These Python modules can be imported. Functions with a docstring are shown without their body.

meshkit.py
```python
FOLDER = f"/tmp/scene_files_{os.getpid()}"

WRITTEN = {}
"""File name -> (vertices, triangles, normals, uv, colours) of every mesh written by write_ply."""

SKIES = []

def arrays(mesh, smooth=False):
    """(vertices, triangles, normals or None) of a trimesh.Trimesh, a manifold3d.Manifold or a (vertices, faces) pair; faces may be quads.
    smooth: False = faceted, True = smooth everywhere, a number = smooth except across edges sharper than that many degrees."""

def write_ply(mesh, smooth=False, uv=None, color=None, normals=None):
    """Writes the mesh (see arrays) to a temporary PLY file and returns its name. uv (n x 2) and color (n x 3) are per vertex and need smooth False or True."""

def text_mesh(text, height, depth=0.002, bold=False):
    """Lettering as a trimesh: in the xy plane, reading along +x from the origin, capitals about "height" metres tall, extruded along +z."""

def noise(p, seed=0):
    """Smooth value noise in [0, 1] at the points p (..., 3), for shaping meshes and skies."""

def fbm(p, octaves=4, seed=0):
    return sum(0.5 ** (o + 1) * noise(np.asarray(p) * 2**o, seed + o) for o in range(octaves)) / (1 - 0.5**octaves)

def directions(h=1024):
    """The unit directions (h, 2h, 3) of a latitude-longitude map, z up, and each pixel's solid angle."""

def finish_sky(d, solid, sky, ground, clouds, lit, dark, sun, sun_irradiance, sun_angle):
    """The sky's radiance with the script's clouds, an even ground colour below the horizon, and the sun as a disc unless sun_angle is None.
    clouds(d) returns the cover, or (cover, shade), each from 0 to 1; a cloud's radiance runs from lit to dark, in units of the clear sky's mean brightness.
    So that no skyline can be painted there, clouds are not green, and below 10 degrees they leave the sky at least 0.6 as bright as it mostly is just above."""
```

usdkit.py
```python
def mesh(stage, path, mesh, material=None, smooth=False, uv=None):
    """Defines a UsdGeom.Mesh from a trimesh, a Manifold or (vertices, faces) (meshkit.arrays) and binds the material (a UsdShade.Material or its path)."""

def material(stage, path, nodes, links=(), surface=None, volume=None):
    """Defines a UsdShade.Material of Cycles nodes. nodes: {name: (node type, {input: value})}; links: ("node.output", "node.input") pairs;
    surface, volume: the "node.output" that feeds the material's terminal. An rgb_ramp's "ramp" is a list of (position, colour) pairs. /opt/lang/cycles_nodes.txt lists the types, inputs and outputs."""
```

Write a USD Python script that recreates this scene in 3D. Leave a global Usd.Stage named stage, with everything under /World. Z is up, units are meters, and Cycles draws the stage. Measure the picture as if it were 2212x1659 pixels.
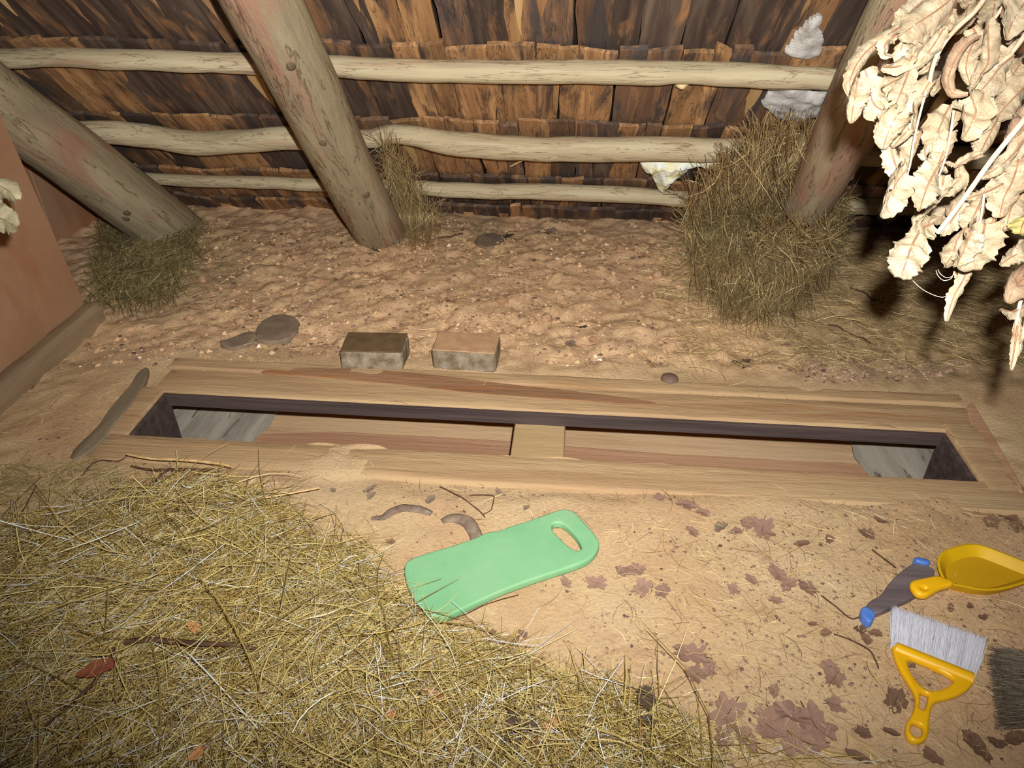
import math, random
import numpy as np
import trimesh, shapely
from shapely.geometry import Polygon, LineString, Point
from pxr import Usd, UsdGeom, UsdLux, Gf, Sdf, Vt
import usdkit
from meshkit import fbm, noise

stage = Usd.Stage.CreateInMemory()
UsdGeom.SetStageUpAxis(stage, UsdGeom.Tokens.z)
UsdGeom.SetStageMetersPerUnit(stage, 1.0)
UsdGeom.Xform.Define(stage, '/World')
UsdGeom.Scope.Define(stage, '/World/Looks')
rng = np.random.default_rng(11)
random.seed(11)

# ------------------------------------------------------------------ camera, light, exposure
W, H, FPX = 2212, 1659, 1600.0
CAM = np.array([0.0, 0.0, 1.05])
PITCH, YAW, ROLL = np.radians([33.34, 4.89, 0.078])


def _basis(p, y, r):
    cp, sp, cy, sy = math.cos(p), math.sin(p), math.cos(y), math.sin(y)
    f = np.array([-sy * cp, cy * cp, -sp]); R = np.array([cy, sy, 0.0]); U = np.cross(R, f)
    return f, math.cos(r) * R + math.sin(r) * U, math.cos(r) * U - math.sin(r) * R


CF, CR, CU = _basis(PITCH, YAW, ROLL)
cam = UsdGeom.Camera.Define(stage, '/World/camera')
cam.CreateHorizontalApertureAttr(36.0)
cam.CreateVerticalApertureAttr(27.0)
cam.CreateFocalLengthAttr(36.0 * FPX / W)
cam.CreateClippingRangeAttr(Gf.Vec2f(0.02, 100))
cam.CreateFStopAttr(0.0)
cam.CreateExposureAttr(0.0)
m = np.eye(4); m[0, :3] = CR; m[1, :3] = CU; m[2, :3] = -CF; m[3, :3] = CAM
cam.AddTransformOp().Set(Gf.Matrix4d(m.tolist()))

# the camera's own flash: a small lamp just up and right of the lens, its head tipped up a little
FLASH_POS = CAM + CR * 0.040 + CU * 0.068 + CF * 0.0
fp = math.radians(14.0)
ff, fr, fu = _basis(fp, YAW - 0.03, 0)
fl_ = UsdLux.SphereLight.Define(stage, '/World/flash_lamp')
fl_.CreateRadiusAttr(0.013)
fl_.CreateNormalizeAttr(True)
fl_.CreateIntensityAttr(77.0)
fl_.CreateColorAttr(Gf.Vec3f(0.96, 1.0, 1.04))
sh_ = UsdLux.ShapingAPI.Apply(fl_.GetPrim())
sh_.CreateShapingConeAngleAttr(62.0); sh_.CreateShapingConeSoftnessAttr(1.0)
m = np.eye(4); m[0, :3] = fr; m[1, :3] = fu; m[2, :3] = -ff; m[3, :3] = FLASH_POS
fl_.AddTransformOp().Set(Gf.Matrix4d(m.tolist()))
dome = UsdLux.DomeLight.Define(stage, '/World/attic_gloom')      # the little daylight that leaks into the attic
dome.CreateIntensityAttr(0.012); dome.CreateColorAttr(Gf.Vec3f(1.0, 0.9, 0.78))


def ray(px, py):
    px, py = np.asarray(px, float), np.asarray(py, float)
    return CF + CR * ((px - W / 2) / FPX)[..., None] - CU * ((py - H / 2) / FPX)[..., None]


def on_floor(px, py, z=0.0):
    d = ray(px, py)
    return CAM + d * ((z - CAM[2]) / d[..., 2])[..., None]


def at_depth(px, py, z):
    return CAM + ray(px, py) * np.asarray(z, float)[..., None]


EAVE_Y, SLOPE = 2.80, math.radians(46.0)
RN = np.array([0, math.sin(SLOPE), math.cos(SLOPE)])        # out of the roof
RS = np.array([0, math.cos(SLOPE), -math.sin(SLOPE)])       # down the slope
R0 = np.array([0, EAVE_Y, 0.0])


def on_roof(px, py, n=0.0):
    d = ray(px, py)
    t = (n - (CAM - R0) @ RN) / (d @ RN)
    return CAM + d * np.asarray(t)[..., None]


def depth_of(p):
    return (np.asarray(p) - CAM) @ CF


# ------------------------------------------------------------------ naming helpers
_used = {}


def numbered(parent, name):
    k = (parent, name)
    n = _used.get(k, -1) + 1
    _used[k] = n
    return f'{parent}/{name}' + (f'_{n:03d}' if n else '')


def data(prim, label=None, cat=None, group=None, kind=None):
    for k, v in (('label', label), ('category', cat), ('group', group), ('kind', kind)):
        if v:
            prim.SetCustomDataByKey(k, v)
    return prim


def thing(name, label=None, cat=None, loc=(0, 0, 0), rz=0.0, group=None, kind=None, matrix=None):
    x = UsdGeom.Xform.Define(stage, numbered('/World', name))
    if matrix is not None:
        x.AddTransformOp().Set(Gf.Matrix4d(np.asarray(matrix).T.tolist()))
    else:
        if any(loc):
            x.AddTranslateOp().Set(Gf.Vec3d(*map(float, loc)))
        if rz:
            x.AddRotateZOp().Set(math.degrees(rz))
    return data(x.GetPrim(), label, cat, group, kind)


def obj(name, mesh, mat, parent=None, matrix=None, smooth=False, label=None, cat=None, group=None, kind=None, uv=None):
    base = str(parent.GetPath()) if parent is not None else '/World'
    if isinstance(mesh, tuple) and len(mesh) == 3:
        mesh, uv = mesh[:2], mesh[2]
    g = usdkit.mesh(stage, numbered(base, name), mesh, mat, smooth=smooth, uv=uv)
    if matrix is not None:
        g.AddTransformOp().Set(Gf.Matrix4d(np.asarray(matrix).T.tolist()))
    return data(g.GetPrim(), label, cat, group, kind)


def frame(x, y, z, o):
    m = np.eye(4); m[:3, 0], m[:3, 1], m[:3, 2], m[:3, 3] = x, y, z, o
    return m


# ------------------------------------------------------------------ materials
def S(r, g, b, k=1.0):
    c = np.array([r, g, b]) / 255.0
    return tuple(np.clip(np.where(c <= 0.04045, c / 12.92, ((c + 0.055) / 1.055) ** 2.4) * k, 0, 1))


def mat(name, nodes, links, surface='p.BSDF'):
    return usdkit.material(stage, '/World/Looks/' + name, nodes, links, surface=surface)


def wood(name, ramp, scale, rough=0.75, bump=0.4, stain=None, stain_at=(0.5, 0.62), stain_scale=(6, 2, 6), per_object=True, dist=0.01, vary=0.5, crack=None, crack_scale=(40, 3, 40), crack_w=0.010):
    """Grain runs along the axis that has the small scale. stain: a second, patchy colour with edges of its own."""
    nodes = {
        't': ('texture_coordinate', {}), 'oi': ('object_info', {}),
        'sh': ('vector_math', {'math_type': 'multiply_add', 'vector2': (31.0, 17.0, 11.0)}),
        'rv': ('combine_xyz', {}),
        'mp': ('mapping', {'scale': scale}),
        'n': ('noise_texture', {'scale': 1.0, 'detail': 7.0, 'roughness': 0.62, 'distortion': 0.35}),
        'r': ('rgb_ramp', {'ramp': ramp}),
        'n2': ('noise_texture', {'scale': 2.6, 'detail': 6.0, 'roughness': 0.7}),
        'b': ('bump', {'strength': bump, 'distance': dist}),
        'hs': ('hsv', {'hue': 0.5, 'saturation': 1.0}),
        'vr': ('map_range', {'from_min': 0.0, 'from_max': 1.0, 'to_min': 1 - vary * 0.5, 'to_max': 1 + vary * 0.5}),
        'p': ('principled_bsdf', {'roughness': rough, 'specular_ior_level': 0.25}),
    }
    links = [('t.object', 'mp.vector'), ('mp.vector', 'sh.vector1')]
    links += [('oi.random', 'rv.x'), ('oi.random', 'rv.y'), ('oi.random', 'rv.z')]
    nodes['sh'] = ('vector_math', {'math_type': 'add'})
    nodes['sc'] = ('vector_math', {'math_type': 'scale', 'scale': 57.0})
    links += [('rv.vector', 'sc.vector1'), ('sc.vector', 'sh.vector2'), ('sh.vector', 'n.vector'), ('sh.vector', 'n2.vector'),
              ('n.fac', 'r.fac'), ('n2.fac', 'b.height'), ('b.normal', 'p.normal')]
    col = 'r.color'
    if stain is not None:
        nodes['mp2'] = ('mapping', {'scale': stain_scale})
        nodes['sh2'] = ('vector_math', {'math_type': 'add'})
        nodes['n3'] = ('noise_texture', {'scale': 1.0, 'detail': 4.0, 'roughness': 0.6, 'distortion': 0.6})
        nodes['m3'] = ('map_range', {'from_min': stain_at[0], 'from_max': stain_at[1], 'to_min': 0.0, 'to_max': 1.0, 'clamp': True})
        nodes['mx'] = ('mix_color', {'b': stain})
        links += [('t.object', 'mp2.vector'), ('mp2.vector', 'sh2.vector1'), ('sc.vector', 'sh2.vector2'), ('sh2.vector', 'n3.vector'),
                  ('n3.fac', 'm3.value'), ('m3.result', 'mx.fac'), (col, 'mx.a')]
        col = 'mx.result'
    if crack is not None:            # thin dark lines where a noise crosses its middle
        nodes.update({'mpc': ('mapping', {'scale': crack_scale}), 'shc': ('vector_math', {'math_type': 'add'}), 'nc': ('noise_texture', {'scale': 1.0, 'detail': 5.0, 'roughness': 0.6, 'distortion': 0.4}),
                      'sb': ('math', {'math_type': 'subtract', 'value2': 0.5}), 'ab': ('math', {'math_type': 'absolute'}),
                      'mc': ('map_range', {'from_min': 0.0, 'from_max': crack_w, 'to_min': 0.75, 'to_max': 0.0, 'clamp': True}), 'mxc': ('mix_color', {'b': crack})})
        links += [('t.object', 'mpc.vector'), ('mpc.vector', 'shc.vector1'), ('sc.vector', 'shc.vector2'), ('shc.vector', 'nc.vector'), ('nc.fac', 'sb.value1'), ('sb.value', 'ab.value1'),
                  ('ab.value', 'mc.value'), ('mc.result', 'mxc.fac'), (col, 'mxc.a')]
        col = 'mxc.result'
    links += [('oi.random', 'vr.value'), ('vr.result', 'hs.value'), (col, 'hs.color'), ('hs.color', 'p.base_color')]
    return mat(name, nodes, links)


def speck(name, ramp, scale, rough=0.85, bump=0.3, dist=0.004, detail=6.0, spec=0.2, space='position', extra=None):
    nodes = {'g': ('geometry', {}), 't': ('texture_coordinate', {}),
             'n': ('noise_texture', {'scale': scale, 'detail': detail, 'roughness': 0.65}), 'r': ('rgb_ramp', {'ramp': ramp}),
             'n2': ('noise_texture', {'scale': scale * 3.1, 'detail': 5.0, 'roughness': 0.7}),
             'b': ('bump', {'strength': bump, 'distance': dist}),
             'p': ('principled_bsdf', {'roughness': rough, 'specular_ior_level': spec, **(extra or {})})}
    src = 'g.position' if space == 'position' else 't.object'
    return mat(name, nodes, [(src, 'n.vector'), (src, 'n2.vector'), ('n.fac', 'r.fac'), ('r.color', 'p.base_color'), ('n2.fac', 'b.height'), ('b.normal', 'p.normal')])


def island(name, ramp, rough=0.7, spec=0.3, translucent=0.0):
    """A colour for each loose stalk or crumb of a heap."""
    nodes = {'t': ('texture_coordinate', {}), 'g': ('separate_xyz', {}), 'r': ('rgb_ramp', {'ramp': ramp}), 'p': ('principled_bsdf', {'roughness': rough, 'specular_ior_level': spec})}
    links = [('t.UV', 'g.vector'), ('g.x', 'r.fac'), ('r.color', 'p.base_color')]
    if translucent:
        nodes['tr'] = ('translucent_bsdf', {}); nodes['mc'] = ('mix_closure', {'fac': translucent})
        links += [('r.color', 'tr.color'), ('p.BSDF', 'mc.closure1'), ('tr.BSDF', 'mc.closure2')]
        return mat(name, nodes, links, 'mc.closure')
    return mat(name, nodes, links)


M = {}
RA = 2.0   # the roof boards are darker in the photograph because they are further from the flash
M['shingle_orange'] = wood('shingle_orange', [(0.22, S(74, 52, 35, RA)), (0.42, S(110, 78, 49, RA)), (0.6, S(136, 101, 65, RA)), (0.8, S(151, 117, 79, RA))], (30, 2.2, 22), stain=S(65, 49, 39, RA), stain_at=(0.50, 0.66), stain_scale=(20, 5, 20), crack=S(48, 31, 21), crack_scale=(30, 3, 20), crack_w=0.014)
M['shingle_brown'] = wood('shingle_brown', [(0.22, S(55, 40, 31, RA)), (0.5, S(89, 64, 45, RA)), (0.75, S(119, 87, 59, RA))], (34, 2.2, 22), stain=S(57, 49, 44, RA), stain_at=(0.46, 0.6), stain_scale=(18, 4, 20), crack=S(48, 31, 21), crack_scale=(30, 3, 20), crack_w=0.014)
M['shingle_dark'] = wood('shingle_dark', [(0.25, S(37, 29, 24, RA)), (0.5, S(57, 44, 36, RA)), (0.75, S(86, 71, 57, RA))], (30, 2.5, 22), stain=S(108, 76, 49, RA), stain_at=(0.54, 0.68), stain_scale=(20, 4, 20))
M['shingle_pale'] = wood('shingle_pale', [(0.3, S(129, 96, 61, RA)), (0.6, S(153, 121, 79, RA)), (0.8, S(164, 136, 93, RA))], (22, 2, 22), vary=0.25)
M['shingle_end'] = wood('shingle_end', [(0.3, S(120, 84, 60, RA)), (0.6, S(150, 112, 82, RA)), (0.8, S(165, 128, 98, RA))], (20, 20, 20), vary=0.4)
M['roof_lining'] = speck('roof_lining', [(0.3, S(34, 24, 18)), (0.7, S(58, 42, 30))], 8)
M['batten'] = wood('batten', [(0.25, S(126, 112, 85, 1.5)), (0.5, S(158, 142, 110, 1.5)), (0.75, S(173, 160, 128, 1.5))], (1.2, 26, 26), stain=S(146, 120, 93, 1.5), stain_at=(0.50, 0.70), stain_scale=(3, 30, 30), vary=0.1, bump=0.5, crack=S(100, 76, 51), crack_scale=(2.0, 30, 30), crack_w=0.012)
M['rafter'] = wood('rafter', [(0.25, S(118, 103, 81, 1.25)), (0.5, S(148, 132, 101, 1.25)), (0.75, S(170, 155, 122, 1.25))], (14, 1.6, 14), stain=S(148, 109, 86, 1.2), stain_at=(0.47, 0.62), stain_scale=(9, 2.2, 9), vary=0.12, bump=0.5, crack=S(84, 61, 43), crack_scale=(16, 1.6, 16), crack_w=0.012, dist=0.02)
M['wall_plank'] = wood('wall_plank', [(0.25, S(130, 92, 64, 1.3)), (0.5, S(148, 110, 80, 1.3)), (0.75, S(156, 124, 96, 1.3))], (9, 1.2, 1.2), stain=S(136, 86, 54, 1.3), stain_at=(0.5, 0.7), stain_scale=(2, 3, 1.5), vary=0.25, bump=0.15)
M['ledge'] = wood('ledge', [(0.25, S(112, 92, 68, 1.2)), (0.6, S(142, 118, 88, 1.2)), (0.8, S(156, 132, 100, 1.2))], (9, 1.6, 9), vary=0.1)
CL = [(0.05, S(130, 99, 66, 1.18)), (0.42, S(156, 123, 87, 1.18)), (0.58, S(168, 137, 98, 1.18)), (0.8, S(175, 148, 111, 1.18))]
M['beam'] = wood('beam', CL, (1.4, 14, 14), stain=S(145, 99, 61, 1.15), stain_at=(0.6, 0.82), stain_scale=(1.6, 26, 20), vary=0.08, bump=0.6)
M['side_strip'] = wood('side_strip', [(0.25, S(72, 58, 44)), (0.5, S(112, 94, 70)), (0.75, S(140, 124, 98))], (16, 2.2, 16), vary=0.05)
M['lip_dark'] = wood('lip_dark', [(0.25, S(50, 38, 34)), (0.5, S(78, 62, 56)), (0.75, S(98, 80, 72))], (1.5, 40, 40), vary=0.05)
M['bark'] = wood('bark', [(0.25, S(112, 78, 52)), (0.5, S(146, 106, 74)), (0.75, S(172, 128, 90))], (1.6, 16, 16), stain=S(168, 104, 62), stain_at=(0.52, 0.66), stain_scale=(2, 10, 10), vary=0.02, bump=0.6)
M['cavity_board'] = wood('cavity_board', [(0.25, S(138, 106, 76, 1.7)), (0.5, S(160, 130, 96, 1.7)), (0.75, S(172, 143, 109, 1.7))], (1.2, 14, 14), vary=0.1)
M['cavity_strip'] = wood('cavity_strip', [(0.25, S(127, 89, 65, 1.7)), (0.5, S(148, 111, 82, 1.7)), (0.75, S(159, 125, 94, 1.7))], (1.0, 24, 24), vary=0.1, stain=S(148, 96, 65, 1.6), stain_at=(0.58, 0.72))
M['block'] = wood('block', [(0.25, S(147, 117, 78, 1.25)), (0.6, S(165, 137, 97, 1.25)), (0.8, S(173, 148, 107, 1.25))], (1.4, 8, 14), vary=0.02)
M['sheet'] = wood('sheet', [(0.3, S(119, 108, 94, 1.45)), (0.55, S(150, 139, 122, 1.45)), (0.8, S(163, 152, 134, 1.45))], (16, 3, 8), vary=0.08, stain=S(94, 81, 66, 1.3), stain_at=(0.58, 0.66), stain_scale=(30, 6, 9))
M['brick_grey'] = speck('brick_grey', [(0.3, S(84, 68, 48)), (0.45, S(124, 106, 82)), (0.6, S(150, 136, 112)), (0.75, S(184, 178, 164))], 26, bump=0.6)
M['brick_dark'] = speck('brick_dark', [(0.3, S(92, 70, 44)), (0.6, S(112, 88, 58)), (0.8, S(128, 104, 72))], 30, bump=0.4)
M['brick_tan'] = speck('brick_tan', [(0.3, S(160, 120, 86, 1.1)), (0.6, S(184, 144, 104, 1.1))], 30, bump=0.4)
M['pad'] = speck('pad', [(0.3, S(112, 166, 116)), (0.5, S(126, 172, 122)), (0.7, S(142, 176, 130))], 5.5, rough=0.6, bump=0.25, dist=0.0015)
M['yellow'] = speck('yellow', [(0.3, S(232, 168, 12, 1.0)), (0.7, S(244, 184, 20, 1.0))], 8, rough=0.35, bump=0.03, spec=0.5)
M['yellow_pan'] = speck('yellow_pan', [(0.3, S(200, 151, 7, 1.0)), (0.7, S(214, 168, 13, 1.0))], 9, rough=0.55, bump=0.03, spec=0.3)
M['yellow_floor'] = speck('yellow_floor', [(0.3, S(186, 140, 14, 1.0)), (0.7, S(200, 152, 18, 1.0))], 300, rough=0.5, bump=0.3, dist=0.001, spec=0.4)
M['bristle_white'] = island('bristle_white', [(0.0, S(206, 200, 208, 1.2)), (0.5, S(222, 220, 224, 1.2)), (1.0, S(230, 226, 220, 1.2))], rough=0.4, translucent=0.25)
M['bristle_dark'] = island('bristle_dark', [(0.0, S(92, 80, 66)), (0.6, S(130, 114, 94)), (1.0, S(160, 142, 118))], rough=0.5)
M['brush_back'] = wood('brush_back', [(0.3, S(80, 68, 58)), (0.7, S(110, 96, 82))], (3, 20, 20))
M['grey_plastic'] = wood('grey_plastic', [(0.25, S(74, 62, 62)), (0.5, S(110, 96, 94)), (0.75, S(130, 116, 112))], (3, 30, 20), rough=0.45, vary=0.02, bump=0.1)
M['blue_cap'] = speck('blue_cap', [(0.3, S(56, 92, 164, 1.1)), (0.7, S(92, 130, 196, 1.1))], 30, rough=0.4, bump=0.05, spec=0.5)
M['hose'] = speck('hose', [(0.3, S(92, 74, 64)), (0.5, S(124, 102, 84)), (0.62, S(140, 120, 98)), (0.8, S(186, 150, 108))], 34, bump=0.6)
M['knob'] = speck('knob', [(0.3, S(96, 72, 60)), (0.7, S(126, 98, 82))], 40, bump=0.2, rough=0.5)
M['foam'] = speck('foam', [(0.25, S(150, 130, 84, 1.6)), (0.4, S(206, 196, 146, 1.6)), (0.55, S(238, 232, 190, 1.6)), (0.8, S(246, 242, 208, 1.6))], 24, bump=0.8, dist=0.01)
M['web'] = speck('web', [(0.25, S(104, 94, 86, 1.4)), (0.45, S(150, 142, 132, 1.7)), (0.7, S(172, 166, 158, 1.8))], 18, bump=0.6, dist=0.008)
M['fungus'] = speck('fungus', [(0.3, S(160, 132, 92, 1.7)), (0.7, S(196, 172, 126, 1.7))], 30, bump=0.4)
M['twig_dark'] = speck('twig_dark', [(0.3, S(62, 42, 30)), (0.7, S(104, 74, 52))], 60, bump=0.5, dist=0.002)
M['twig_red'] = speck('twig_red', [(0.3, S(96, 58, 34)), (0.7, S(164, 106, 64))], 40, bump=0.5, dist=0.002)
M['twig_pale'] = speck('twig_pale', [(0.3, S(176, 132, 82)), (0.7, S(226, 190, 134))], 40, bump=0.4, dist=0.002)
M['cord'] = speck('cord', [(0.3, S(150, 130, 96)), (0.7, S(176, 156, 120))], 200)
M['hanging_stem'] = speck('hanging_stem', [(0.3, S(181, 149, 117)), (0.7, S(208, 183, 151))], 40, bump=0.3, dist=0.002)
M['clod'] = speck('clod', [(0.25, S(147, 108, 77)), (0.5, S(182, 141, 105)), (0.75, S(199, 159, 124))], 24, bump=0.6)
M['slate'] = speck('slate', [(0.3, S(112, 92, 74)), (0.6, S(142, 120, 96)), (0.8, S(160, 134, 106))], 20, bump=0.5)
for nm, a, b, c in (('leaf_purple', (124, 90, 74), (154, 118, 98), (172, 136, 110)), ('leaf_brown', (100, 72, 54), (130, 96, 72), (148, 114, 86)), ('leaf_red', (128, 62, 42), (150, 80, 56), (166, 100, 70)),
                    ('leaf_orange', (188, 122, 70), (208, 142, 88), (216, 160, 106)), ('leaf_dark', (58, 46, 36), (82, 66, 50), (100, 82, 62)), ('leaf_grey', (120, 98, 78), (142, 118, 94), (154, 132, 106)), ('leaf_straw', (206, 176, 118), (224, 196, 140), (232, 206, 156))):
    M[nm] = wood(nm, [(0.3, S(*a)), (0.5, S(*b)), (0.75, S(*c))], (40, 40, 40), rough=0.7, bump=0.5, dist=0.002, vary=0.3)
LK = 0.40
DL = [(0.2, S(170, 124, 92, LK)), (0.34, S(222, 186, 142, LK)), (0.5, S(236, 208, 164, LK)), (0.75, S(242, 220, 184, LK))]
M['dry_leaf'] = wood('dry_leaf', DL, (30, 30, 30), rough=0.7, bump=0.6, dist=0.004, vary=0.12, stain=S(196, 136, 100, LK), stain_at=(0.64, 0.76), stain_scale=(24, 24, 24), crack=S(150, 100, 66, 0.6), crack_scale=(46, 46, 46), crack_w=0.016)
M['dry_leaf_pink'] = wood('dry_leaf_pink', [(0.2, S(147, 95, 73, LK)), (0.4, S(209, 165, 127, LK)), (0.7, S(227, 195, 156, LK))], (30, 30, 30), rough=0.7, bump=0.6, dist=0.004, vary=0.12, crack=S(137, 82, 59, 0.6), crack_scale=(50, 50, 50), crack_w=0.016)
M['dry_leaf_grey'] = wood('dry_leaf_grey', [(0.25, S(120, 108, 80, 1.2)), (0.5, S(156, 142, 108, 1.2)), (0.75, S(176, 160, 124, 1.2))], (30, 30, 30), bump=0.6, dist=0.004, vary=0.1)
M['dry_leaf_yellow'] = wood('dry_leaf_yellow', [(0.3, S(196, 168, 92, 0.5)), (0.7, S(222, 204, 128, 0.5))], (30, 30, 30), bump=0.5, dist=0.004, vary=0.1)
M['vein'] = speck('vein', [(0.3, S(150, 104, 74, 0.6)), (0.7, S(186, 136, 100, 0.6))], 60, bump=0.2)
HAY = [(0.0, S(91, 74, 40)), (0.12, S(137, 112, 60)), (0.3, S(179, 150, 80)), (0.48, S(202, 174, 99)), (0.62, S(222, 193, 119)), (0.74, S(229, 214, 146)), (0.85, S(183, 136, 80)), (0.93, S(229, 225, 197)), (1.0, S(229, 225, 229))]
M['hay'] = island('hay', HAY, rough=0.6, spec=0.12, translucent=0.15)
M['hay_dull'] = island('hay_dull', [(0.0, S(107, 84, 56, 1.3)), (0.3, S(153, 124, 85, 1.3)), (0.55, S(174, 147, 97, 1.3)), (0.8, S(194, 168, 114, 1.3)), (0.95, S(219, 194, 139, 1.3)), (1.0, S(247, 224, 173, 1.3))], rough=0.6, translucent=0.1)
M['hay_green'] = island('hay_green', [(0.0, S(95, 82, 50, 1.3)), (0.4, S(135, 118, 73, 1.3)), (0.8, S(159, 140, 92, 1.3)), (1.0, S(197, 174, 125, 1.3))], rough=0.6, translucent=0.1)
M['hay_base'] = speck('hay_base', [(0.3, S(117, 91, 52)), (0.5, S(155, 126, 73)), (0.7, S(188, 155, 98))], 30, bump=1.0, dist=0.02)
M['crumb_dark'] = island('crumb_dark', [(0.0, S(90, 67, 53, 1.1)), (0.35, S(132, 102, 83, 1.1)), (0.75, S(162, 128, 103, 1.1)), (1.0, S(181, 148, 116, 1.1))])
M['crumb_clay'] = island('crumb_clay', [(0.0, S(135, 102, 71)), (0.5, S(177, 139, 102, 1.3)), (0.98, S(198, 161, 121, 1.3)), (1.0, S(218, 203, 174, 1.3))])


def floor_material():
    nodes = {
        'g': ('geometry', {}), 't': ('texture_coordinate', {}), 'uv': ('separate_xyz', {}),
        'n1': ('noise_texture', {'scale': 3.2, 'detail': 5.0, 'roughness': 0.6}),
        'r1': ('rgb_ramp', {'ramp': [(0.25, S(174, 139, 100, 1.05)), (0.42, S(188, 152, 111, 1.05)), (0.55, S(193, 161, 119, 1.05)), (0.75, S(197, 167, 128, 1.05))]}),
        'n2': ('noise_texture', {'scale': 17.0, 'detail': 8.0, 'roughness': 0.7}),
        'r2': ('rgb_ramp', {'ramp': [(0.24, S(137, 103, 78, 1.4)), (0.38, S(170, 134, 101, 1.4)), (0.52, S(188, 152, 114, 1.4)), (0.64, S(198, 164, 122, 1.4)), (0.8, S(204, 175, 133, 1.4))]}),
        'n3': ('noise_texture', {'scale': 26.0, 'detail': 8.0, 'roughness': 0.75}),
        'r3': ('rgb_ramp', {'ramp': [(0.25, S(100, 82, 59, 1.5)), (0.45, S(136, 113, 81, 1.5)), (0.6, S(156, 132, 96, 1.5)), (0.8, S(172, 148, 109, 1.5))]}),
        'n4': ('noise_texture', {'scale': 150.0, 'detail': 4.0, 'roughness': 0.7}),
        'm4': ('map_range', {'from_min': 0.3, 'from_max': 0.7, 'to_min': 0.86, 'to_max': 1.1}),
        'n5': ('noise_texture', {'scale': 7.0, 'detail': 8.0, 'roughness': 0.75}),
        'm5': ('map_range', {'from_min': 0.555, 'from_max': 0.66, 'to_min': 0.0, 'to_max': 0.7, 'clamp': True}),
        'd5': ('mix_color', {'b': S(160, 122, 90, 1.1)}),
        'x1': ('mix_color', {}), 'x2': ('mix_color', {}), 'hs': ('hsv', {'hue': 0.5, 'saturation': 1.0}),
        'b': ('bump', {'strength': 0.55, 'distance': 0.006}),
        'b2': ('bump', {'strength': 0.3, 'distance': 0.015}),
        'p': ('principled_bsdf', {'roughness': 0.95, 'specular_ior_level': 0.1}),
    }
    links = [('t.UV', 'uv.vector')] + [('g.position', f'n{k}.vector') for k in range(1, 6)]
    links += [('n1.fac', 'r1.fac'), ('n2.fac', 'r2.fac'), ('n3.fac', 'r3.fac'), ('n4.fac', 'm4.value'), ('n5.fac', 'm5.value'),
              ('r1.color', 'd5.a'), ('m5.result', 'd5.fac'), ('d5.result', 'x1.a'), ('r2.color', 'x1.b'), ('uv.x', 'x1.fac'),
              ('x1.result', 'x2.a'), ('r3.color', 'x2.b'), ('uv.y', 'x2.fac'), ('x2.result', 'hs.color'), ('m4.result', 'hs.value'),
              ('hs.color', 'p.base_color'), ('n4.fac', 'b.height'), ('n2.fac', 'b2.height'), ('b.normal', 'b2.normal'), ('b2.normal', 'p.normal')]
    return mat('clay_floor', nodes, links)


M['clay_floor'] = floor_material()


# ------------------------------------------------------------------ mesh helpers
def cat_mesh(parts):
    v, f, n = [], [], 0
    for a, b in parts:
        v.append(a); f.append(np.asarray(b) + n); n += len(a)
    return np.vstack(v), np.vstack(f)


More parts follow.
